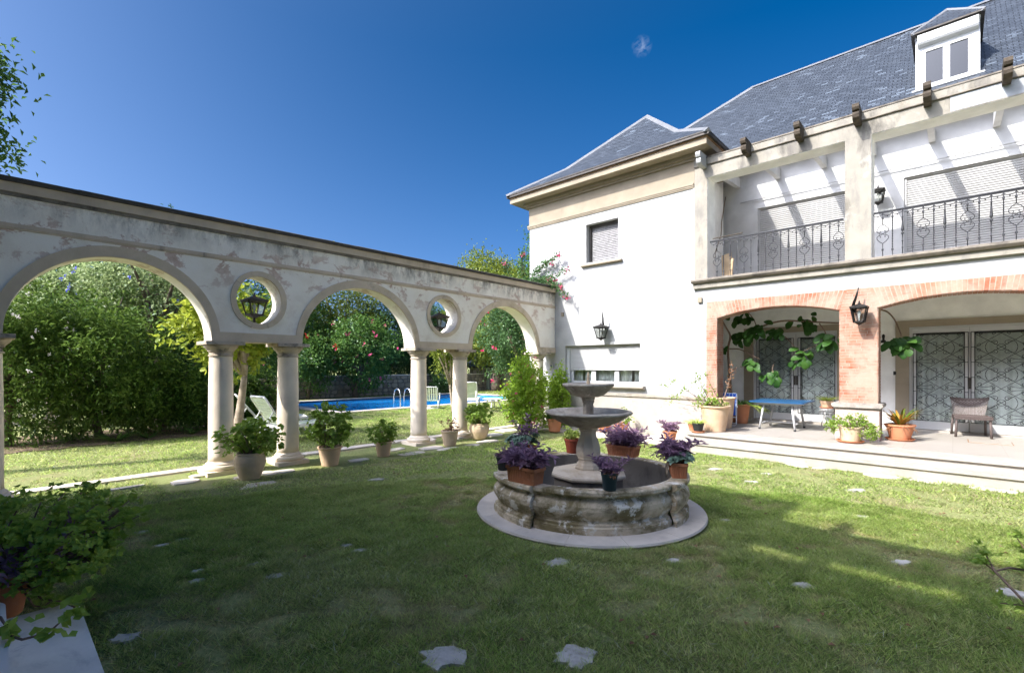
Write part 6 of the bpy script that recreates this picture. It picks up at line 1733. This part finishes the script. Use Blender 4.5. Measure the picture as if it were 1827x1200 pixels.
lb(st, 'twigs', 'twig', t); lb(lf, 'foliage', 'leaf_geranium', t); lb(dr, 'dry_shoot', 'leaf_dry', t)
pot('large_planter', 'second tall terracotta planter standing directly behind the largest one', (-3.80, 11.06, .34), 'cone', (.28, .20, .68), 'pale_terracotta')
t, z = pot('fern', 'wide terracotta pot of arching ferny grass in the loggia corner', (-3.78, 12.25, .34), 'cone', (.23, .16, .46), 'terracotta'); mb = MB(); straps(mb, (0, 0, z), 150, .62, .016, .75, .95, 1.0); lb(mb, 'foliage', 'leaf_mid', t)
mb = MB()
for k in range(9):
    a = rng.uniform(-.4, .5); mb.tube(bez((.1, 0, z), (.35, -.1 + a * .2, z + .1), (.45 + .25 * rng.uniform(), a * .6, .12 + .3 * rng.uniform()), 8), .005, 4)
lb(mb, 'runners', 'leaf_spider', t)
t, z = pot('spider_plant', 'small spider plant on the white wire stand', (-2.12, 12.9, .745), 'cone', (.13, .095, .15), 'pale_terracotta', 0, None, 1.45); mb = MB(); straps(mb, (0, 0, z), 90, .34, .018, 1.0, .65); lb(mb, 'foliage', 'leaf_spider', t)
t, z = pot('potted_shrub', 'leafy shrub overgrowing a clay pot in front of the brick pillar', (-1.36, 10.47, .34), 'cone', (.17, .14, .26), 'tan_clay', 0, None, 1.5)
P = np.concatenate([blob_points(52, (0, .02, .36), (.33, .26, .14), .3, .25, 12, .2), blob_points(26, (.24, .0, .22), (.16, .22, .17), .3, .2, 13, .05), blob_points(12, (-.27, .0, .26), (.10, .2, .12), .3, .2, 14, .08)])
mb = MB(); clumps(mb, P, 14, .035, .045, .028, 0, (0, 0, .25), .5); lb(mb, 'foliage', 'leaf_geranium', t)
st = MB()
for e in P[::3]: st.tube(bez((0, 0, z), (e * .6 + np.array([0, 0, .1])), e, 5), .005, 4)
lb(st, 'twigs', 'twig', t)
t, z = pot('bromeliad', 'terracotta pot of orange tipped strap leaves right of the brick pillar', (-.72, 11.38, .34), 'cone', (.225, .15, .27), 'terracotta', 0, None, 1.45)
mb = MB(); straps(mb, (0, 0, z), 60, .46, .05, 1.15, .45, .8); lb(mb, 'foliage', 'leaf_strap', t)
mb = MB(); straps(mb, (0, 0, z), 26, .46, .04, .5, 1.5, .95); lb(mb, 'withered_leaves', 'leaf_dry', t)

# planters on the fountain rim
GF = 'planters on the fountain rim'; RZ = .49
def tang(x, y): return math.atan2(y - FC[1], x - FC[0]) + math.pi / 2
def rimpos(px, py, d):
    p = at(px, py, Z=RZ); a = math.atan2(p.y - FC[1], p.x - FC[0]); return (FC[0] + d * math.cos(a), FC[1] + d * math.sin(a), RZ)
q = rimpos(895, 838, 1.02); t, z = pot('black_pot', 'small black nursery pot with wilted dark sprigs on the left end of the rim', q, 'cone', (.075, .056, .16), 'black_plastic', 0, GF); purple(t, z, .04, .04, 14, .13, 120, .055)
q = rimpos(944, 858, 1.03); t, z = pot('planter', 'ribbed terracotta box of purple foliage on the near left of the rim', q, 'box', (.38, .17, .165), 'terracotta', tang(*q[:2]) + .12, GF, None, 'planter'); purple(t, z, .16, .06, 85, .20, 121, .10)
q = rimpos(926, 815, 1.0); t, z = pot('planter', 'terracotta box of blue green succulents with a tall purple shoot, back left of rim', q, 'box', (.38, .17, .15), 'terracotta', tang(*q[:2]), GF, None, 'planter'); succulent(t, z, .20, .09, 34, .13, 122); purple(t, z, .08, .05, 10, .42, 123, .08, .5, name='purple_shoots')
q = rimpos(1017, 803, 1.03); t, z = pot('red_pot', 'red brown plastic pot with small green plant on the far rim left of the pedestal', q, 'cone', (.11, .08, .20), 'red_plastic', 0, GF); geranium(t, z, (0, 0, .24), (.11, .11, .07), 26, .04, 'leaf_spider', 7, 124, lobed=0)
q = rimpos(1084, 870, 1.01); t, z = pot('teal_pot', 'dark teal plastic pot with a little purple plant on the near rim', q, 'cone', (.08, .064, .175), 'teal_plastic', 0, GF); purple(t, z, .05, .05, 26, .16, 125, .07); mb = MB(); clumps(mb, blob_points(14, (0, 0, z + .03), (.07, .07, .04), .2, .2, 4), 7, .02, .035, .02); lb(mb, 'dead_leaves', 'leaf_dry', t)
q = rimpos(1128, 806, 1.03); t, z = pot('planter', 'terracotta box of bright purple foliage on the far right of the rim', q, 'box', (.42, .17, .14), 'terracotta', tang(*q[:2]), GF, None, 'planter'); purple(t, z, .18, .06, 95, .23, 126, .09)
q = rimpos(1192, 846, 1.01); t, z = pot('planter', 'terracotta box with succulents in front of purple foliage at the right of the rim', q, 'box', (.36, .16, .16), 'terracotta', tang(*q[:2]) + .15, GF, None, 'planter'); succulent(t, z, .13, .09, 26, .10, 127, (-.06, -.02)); purple(t, z, .15, .06, 60, .26, 128, .09, name='purple_shoots', off=(.06, .03))
mb = MB()
for k in range(7): mb.tube(bez((-.05 + .03 * k, .06, z), (-.08 + .03 * k, .13, z + .02), (-.1 + .035 * k, .12, z - .12 - .05 * random.random()), 7), .006, 4)
lb(mb, 'dry_roots', 'pale_bark', t)

# large climbing plant strung through the loggia
def climber():
    t = thing('climbing_fig', (-3.98, 12.75, .34), 'glossy large leaved climbing plant strung along wires across the loggia', 'climbing plant')
    st = MB(); lf = MB()
    def pth(pts, Y, r0, r1):
        Q = [arr(at(px, py, Y=y)) for (px, py), y in zip(pts, Y)]
        out = []
        for i in range(len(Q) - 1):
            a, b = Q[max(0, i - 1)], Q[i]; c, d = Q[i + 1], Q[min(len(Q) - 1, i + 2)]
            for s_ in np.linspace(0, 1, 6)[:-1]:
                out.append(.5 * (2 * b + (c - a) * s_ + (2 * a - 5 * b + 4 * c - d) * s_ ** 2 + (-a + 3 * b - 3 * c + d) * s_ ** 3))
        out.append(Q[-1]); st.tube(out, np.linspace(r0, r1, len(out)) * 1.35, 6)
    pth([(1306, 722), (1303, 690), (1301, 660), (1299, 622), (1303, 600), (1296, 585), (1290, 574)], [12.75, 12.7, 12.6, 12.5, 12.4, 12.2, 12.0], .03, .012)
    pth([(1299, 622), (1320, 623), (1345, 635), (1356, 641)], [12.5, 12.3, 12.1, 12.1], .012, .008)
    pth([(1345, 590), (1370, 578), (1400, 572), (1430, 573), (1470, 575), (1499, 576)], [12.0] * 6, .016, .012)
    pth([(1333, 555), (1345, 570), (1350, 585)], [11.7, 11.9, 12.0], .008, .008)
    pth([(1462, 577), (1472, 592), (1476, 605)], [12.0, 11.9, 11.9], .01, .006)
    pth([(1400, 600), (1415, 615), (1425, 632)], [12.0, 12.0, 12.0], .007, .005)
    pth([(1330, 604), (1342, 618), (1345, 640)], [12.1] * 3, .007, .005)
    pth([(1425, 632), (1450, 618), (1476, 610)], [12.0] * 3, .006, .005)
    pth([(1380, 650), (1378, 660), (1384, 672)], [12.0] * 3, .005, .005)
    pth([(1568, 552), (1583, 556), (1596, 570), (1604, 588), (1609, 600)], [12.1, 12.05, 12.0, 11.95, 11.9], .012, .008)
    cl = [((1318, 606), 12, 14, .17), ((1332, 570), 11.8, 9, .17), ((1346, 592), 11.85, 22, .18), ((1388, 595), 12, 13, .17), ((1437, 580), 12, 13, .17), ((1476, 612), 11.85, 15, .18), ((1432, 642), 12, 16, .17), ((1342, 652), 12, 16, .17),
          ((1380, 672), 12, 13, .17), ((1292, 628), 12.2, 3, .14), ((1293, 570), 11.9, 4, .12), ((1312, 563), 11.9, 3, .12), ((1607, 615), 11.85, 22, .18), ((1630, 610), 11.9, 8, .15), ((1443, 568), 12, 3, .13)]
    for (px, py), Y, n, L in cl:
        c = arr(at(px, py - 5, Y=Y)); P = c + rng.normal(size=(n, 3)) * np.array([.09, .06, .06])
        a = rng.uniform(0, 6.28, n); D = np.stack([np.cos(a) * .85, np.sin(a) * .35 - .2, -rng.uniform(.0, 1.3, n)], 1)
        N = np.stack([np.cos(a) * .3, np.full(n, -1.1), np.full(n, .55)], 1) + rng.normal(size=(n, 3)) * .2
        big_leaves(lf, P, D, N, 1.25 * L * rng.uniform(.8, 1.2, n), 1.25 * L * .62 * rng.uniform(.8, 1.15, n))
    st.build('stems', 'twig', t); lf.build('foliage', 'leaf_big', t)
climber()

# geranium spilling over the marble step at the left, and one at the right edge
def near_geranium():
    pc = Vector((-4.44, .03, .12))
    t = thing('near_geranium', pc, 'big straggling geranium with purple shoots in a terracotta pot on the left step', 'potted plant')
    mb = MB(); top, r = cone_pot(mb, .165, .11, .29); lb(mb, 'pot', 'terracotta', t)
    mb = MB(); mb.lathe([(r, top - .03), (r, top), (.001, top + .01)], (0, 0, 0), 20); lb(mb, 'soil', 'soil', t)
    st = MB(); lf = MB(); pp = MB(); od = MB()
    ctr = np.array([.0, .12, .42])
    P = blob_points(78, (.02, .12, .56), (.42, .52, .15), .35, .22, 131, .40)
    P = np.concatenate([P, blob_points(16, (.34, .32, .42), (.30, .24, .14), .3, .2, 132, .25), blob_points(12, (.22, .16, .30), (.14, .12, .10), .3, .2, 133, .15)])
    tips = [(160, 910, .62), (205, 930, .6), (215, 908, .62), (190, 960, .5), (175, 985, .42), (150, 870, .7), (130, 1000, .38)]
    for px, py, zz in tips:
        e = arr(at(px, py, Z=zz) - pc); P = np.concatenate([P, e + rng.normal(size=(5, 3)) * .05])
    for e in P[::2]:
        b = np.array([rng.normal() * .05, rng.normal() * .05, top]); m = (b * .6 + e * .4) + np.array([0, 0, -.05]) + rng.normal(size=3) * .05
        st.tube(bez(b, m, e, 8), [.010, .009, .008, .008, .007, .006, .005, .004], 5)
    for px, py, zz in tips:                       # the long bare horizontal stems
        e = arr(at(px, py, Z=zz) - pc)
        for k in range(4):
            b = np.array([rng.normal() * .07, rng.normal() * .07, top - .03]); m = (b + e) / 2 + np.array([rng.normal() * .06, rng.normal() * .06, -.06 - .05 * k])
            st.tube(bez(b, m, e, 12), np.linspace(.011, .005, 12), 5)
    clumps(lf, P, 11, .05, .045, .05, 0, ctr, .75, 'round', .35, lobed=.2, pts=9, cup=.2)
    for k in range(44):
        b = np.array([rng.uniform(-.05, .32), rng.uniform(-.1, .35), rng.uniform(.24, .44)]); d = unit(np.array([rng.normal() * .6 + .3, rng.normal() * .5, rng.uniform(.3, 1.0)]))
        for j in range(4):
            q = b + d * .035 * j; leaves(pp, q[None], (d + rng.normal(size=3) * .4)[None], rdir(1), .10, .026, 0, .1, .1)
    # shoots trailing over the marble
    for (pts, zz) in (([(15, 975), (30, 1035), (52, 1068), (60, 1080), (78, 1082), (92, 1070)], [.40, .33, .27, .23, .23, .25]), ([(8, 1130), (40, 1140), (70, 1132), (95, 1120), (112, 1105)], [.36, .36, .37, .38, .41]), ([(45, 1040), (75, 1068), (110, 1072), (140, 1085), (150, 1082)], [.3, .28, .28, .29, .3]), ([(0, 1100), (12, 1118), (20, 1128)], [.40, .38, .37])):
        Q = [arr(at(px, py, Z=z_) - pc) for (px, py), z_ in zip(pts, zz)]; st.tube(Q, np.linspace(.007, .004, len(Q)), 5)
        e = Q[-1]; n = 12; clumps(lf, e + rng.normal(size=(3, 3)) * .03, 4, .03, .055, .06, 0, e - np.array([0, 0, .1]), .8, 'round', .3, lobed=.14, pts=9)
    leaves(od, arr(at(219, 930, Z=.55) - pc)[None], np.array([[.6, .4, .3]]), np.array([[0, 0, 1.]]), .045, .03); leaves(od, (np.array([.2, .1, .4]))[None], np.array([[.6, -.4, .1]]), np.array([[0, 0, 1.]]), .05, .035)
    lb(st, 'stems', 'twig', t); lb(lf, 'foliage', 'leaf_geranium_shade_lifted', t); lb(pp, 'purple_shoots', 'leaf_purple', t); lb(od, 'yellowed_leaves', 'leaf_orange', t)
    pc2 = Vector((.92, 1.42, .0)); t = thing('edge_geranium', pc2, 'thin geranium sprigs reaching in at the right edge over the lawn', 'potted plant')
    mb = MB(); top, r = cone_pot(mb, .17, .12, .30); lb(mb, 'pot', 'terracotta', t)
    st = MB(); lf = MB()
    for pts, zz in (([(1850, 1020), (1800, 1012), (1775, 1018), (1755, 1003), (1742, 998)], [.55, .60, .6, .62, .63]), ([(1850, 1010), (1815, 960)], [.55, .70]), ([(1775, 1018), (1762, 995), (1758, 986)], [.6, .64, .66]), ([(1850, 1085), (1800, 1076), (1785, 1075)], [.3, .34, .36])):
        Q = [arr(at(px, py, Z=z_) - pc2) for (px, py), z_ in zip(pts, zz)]; st.tube([np.array([0, 0, top])] + Q, np.linspace(.008, .003, len(Q) + 1), 5)
        for e in Q[-2:]: clumps(lf, e + rng.normal(size=(2, 3)) * .02, 4, .02, .032, .034, 0, e - np.array([0, 0, .1]), .8, 'round', .3, lobed=.14, pts=9)
    clumps(lf, np.array([arr(at(px, py, Z=.6) - pc2) for px, py in ((1820, 960), (1822, 985), (1824, 1005), (1815, 950))]), 5, .02, .035, .036, 0, (0, 0, .3), .8, 'round', .3, lobed=.14, pts=9)
    P = blob_points(30, (.05, .0, .5), (.28, .28, .18), .3, .2, 141, .3); clumps(lf, P, 9, .05, .055, .06, 0, (0, 0, .4), .7, 'round', .3, lobed=.14, pts=9)
    for e in P[::2]: st.tube(bez((0, 0, top), e * .6, e, 5), .006, 4)
    lb(st, 'stems', 'twig', t); lb(lf, 'foliage', 'leaf_geranium_shade_lifted', t)
near_geranium()
# ================================================================== GRASS
def vnoise(x, y, sc, seed):
    g = np.random.default_rng(seed); T_ = g.uniform(0, 1, (64, 64)); x = x * sc + 500; y = y * sc + 500
    i = np.floor(x).astype(int); j = np.floor(y).astype(int); u = x - i; v = y - j; u = u * u * (3 - 2 * u); v = v * v * (3 - 2 * v)
    f = lambda a, b: T_[a % 64, b % 64]
    return f(i, j) * (1 - u) * (1 - v) + f(i + 1, j) * u * (1 - v) + f(i, j + 1) * (1 - u) * v + f(i + 1, j + 1) * u * v

def turf_z(x, y):
    """the uneven court lawn: soft humps, low at stones, kerbs and paving"""
    z = .050 * vnoise(x, y, 1.9, 31) * vnoise(x, y, .8, 32) + .030 * vnoise(x, y, 4.6, 33) ** 2
    m = np.clip((np.hypot(x - FC[0], y - FC[1]) - 1.33) / .25, 0, 1) * np.clip((9.35 - y) / .2, 0, 1) * np.clip((x + 7.9) / .4, 0, 1)
    m = m * np.where(x > -4.3, np.clip((y - .38) / .15, 0, 1), 1)
    for cx, cy, a, b in STONE_XY: m = m * np.clip((np.hypot(x - cx, y - cy) - min(a, b) * 1.15) / .10, 0, 1)
    return z * m
def turf():
    xs = np.arange(-8.0, 5.01, .065); ys = np.arange(-.6, 9.41, .065); X_, Y_ = np.meshgrid(xs, ys); x, y = X_.ravel(), Y_.ravel()
    V = np.stack([x, y, .004 + turf_z(x, y)], 1); nx, ny = len(xs), len(ys); i = (np.arange(ny - 1)[:, None] * nx + np.arange(nx - 1)[None]).ravel()
    cx, cy = x[i] + .03, y[i] + .03
    k = (np.hypot(cx - FC[0], cy - FC[1]) > 1.1) & ~((cx > -4.1) & (cy < .40))
    i = i[k]; mb = MB(); mb.add(V, np.stack([i, i + 1, i + nx + 1, i + nx], 1), 0, True)
    tag(mb.build('court_turf', 'lawn_ground'), kind='structure')
turf()

def grass(name, n, sampler, hscale=1.0):
    x, y = sampler(n)
    d = np.hypot(x, y)
    keep = np.ones(len(x), bool)
    keep &= np.hypot(x - FC[0], y - FC[1]) > 1.33 + .05 * vnoise(x, y, 4, 9)
    keep &= ~((x > -4.2) & (y > 9.40)); keep &= ~((x > -4.16) & (y < .39))
    keep &= ~((x > -9.35) & (x < -9.03))
    keep &= ~((x > -8.4 + .25 * vnoise(x, y, 2, 5)) & (x < -4.1) & (y > 9.72 + .15 * vnoise(x, y, 2, 6)))
    keep &= ~((x > PX0 - .5) & (x < PX1 + .5) & (y > PY0 - .5) & (y < PY1 + .5))
    bare = .35 * vnoise(x, y, 1.1, 1) + .35 * vnoise(x, y, 3.1, 2) + .3 * vnoise(x, y, 7, 3)
    for cx, cy, a, b in STONE_XY:
        q = np.hypot(x - cx, y - cy); keep &= q > min(a, b) * .62 + .05 * vnoise(x, y, 9, 4) 
    strip = (x < -7.55 + .2 * vnoise(x, y, 3, 8)) & (x > -9.03) & (y > 1.6)
    keep &= ~(strip & (vnoise(x, y, 2.2, 12) > .34))
    keep &= rng.uniform(0, 1, len(x)) > np.clip((bare - .60) * 9, 0, .85)
    keep &= rng.uniform(0, 1, len(x)) < .25 + 1.5 * vnoise(x, y, 9, 17)
    x, y, d, bare = x[keep], y[keep], d[keep], bare[keep]; n = len(x)
    z0 = np.where((x > -8) & (y < 9.4), turf_z(x, y), 0)
    tuft = .6 * vnoise(x, y, 7, 14) + .4 * vnoise(x, y, 13, 15)
    lump = vnoise(x, y, 2.6, 16)
    h = (.015 + .022 * rng.uniform(0, 1, n) + .036 * tuft ** 2 * (.4 + lump)) * hscale * (1 - .35 * np.clip((bare - .5) * 5, 0, 1))
    wd = .0048 + .00075 * d * rng.uniform(.7, 1.2, n)
    a = rng.uniform(0, 6.2832, n); ln = rng.uniform(.5, 1.7, n) * h * 1.2; b = rng.uniform(0, 6.2832, n)
    V = np.empty((n, 3, 3)); ca, sa = np.cos(a) * wd / 2, np.sin(a) * wd / 2
    V[:, 0] = np.stack([x - ca, y - sa, z0], 1); V[:, 1] = np.stack([x + ca, y + sa, z0], 1)
    V[:, 2] = np.stack([x + np.cos(b) * ln, y + np.sin(b) * ln, z0 + h], 1)
    dn = np.cross(V[:, 1] - V[:, 0], V[:, 2] - V[:, 0])[:, 2] < 0
    V[dn, 0], V[dn, 1] = V[dn, 1].copy(), V[dn, 0].copy()
    mb = MB(); mb.add(V.reshape(-1, 3), np.arange(n * 3).reshape(n, 3))
    o = mb.build(name, 'grass_blade')
    g1 = np.array([.25, .40, .075]); g2 = np.array([.38, .53, .12]); g3 = np.array([.54, .60, .22]); dry = np.array([.62, .47, .28])
    m = np.clip(.55 * vnoise(x, y, .55, 21) + .25 * vnoise(x, y, 1.7, 22) + .3 * rng.uniform(0, 1, n) , 0, 1)[:, None]
    c = np.where(m < .55, g1 + (g2 - g1) * (m / .55), g2 + (g3 - g2) * ((m - .55) / .45))
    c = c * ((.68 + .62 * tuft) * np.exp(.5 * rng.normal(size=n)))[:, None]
    dr = (np.clip((bare - .55) * 8, 0, 1) * rng.uniform(.2, 1, n) + (rng.uniform(0, 1, n) > .94) * .7)[:, None]
    c = c + (dry - c) * np.clip(dr, 0, 1)
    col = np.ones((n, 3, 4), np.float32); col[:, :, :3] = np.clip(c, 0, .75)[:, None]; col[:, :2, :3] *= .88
    at_ = o.data.color_attributes.new('tone', 'FLOAT_COLOR', 'POINT'); at_.data.foreach_set('color', col.ravel())
    nv = np.stack([.6 * np.repeat(rng.normal(size=n), 3), .6 * np.repeat(rng.normal(size=n), 3), np.ones(3 * n)], 1)
    o.data.normals_split_custom_set_from_vertices(unit(nv).astype(np.float32).tolist())
    tag(o, kind='stuff')
    return o

def polar(r0, r1, a0=-10, a1=100):
    """ring sector round the viewpoint, angles from -X towards +Y"""
    def f(n):
        r = np.sqrt(rng.uniform(r0 * r0, r1 * r1, n)); t = np.radians(rng.uniform(a0, a1, n))
        return -r * np.cos(t), r * np.sin(t)
    return f
def court(f):
    def q(n):
        x, y = f(n); k = (x > -9.0) & (x < 5); return x[k], y[k]
    return q
def rect(x0, x1, y0, y1):
    return lambda n: (rng.uniform(x0, x1, n), rng.uniform(y0, y1, n))
grass('court_grass', 190000, court(polar(1.8, 4.2)))
grass('court_grass', 1150000, court(polar(4.2, 7.2)))
grass('court_grass', 150000, court(polar(7.2, 11.5)))
grass('pool_lawn_grass', 110000, rect(-16.4, -9.0, -1.5, 15), 1.0)
grass('pool_lawn_grass', 40000, rect(-25, -9.0, 14, 24), 1.0)
grass('pool_lawn_grass', 14000, rect(-25, -16.3, 3, 8.3), 1.0)
# clover-like weeds and fallen leaves on the lawn
mb = MB()
n = 160; x, y = polar(2.2, 8)(n); k = (x > -7.4) & (np.hypot(x - FC[0], y - FC[1]) > 1.4) & (y < 9.3) & ~((x > -4.2) & (y < .45)); x, y = x[k], y[k]
leaves(mb, np.stack([x, y, turf_z(x, y) + .03], 1), np.stack([rng.normal(size=len(x)), rng.normal(size=len(x)), np.full(len(x), .15)], 1), np.tile([0, 0, 1.], (len(x), 1)), .045, .03)
tag(mb.build('fallen_leaves', 'leaf_dry'), kind='stuff')
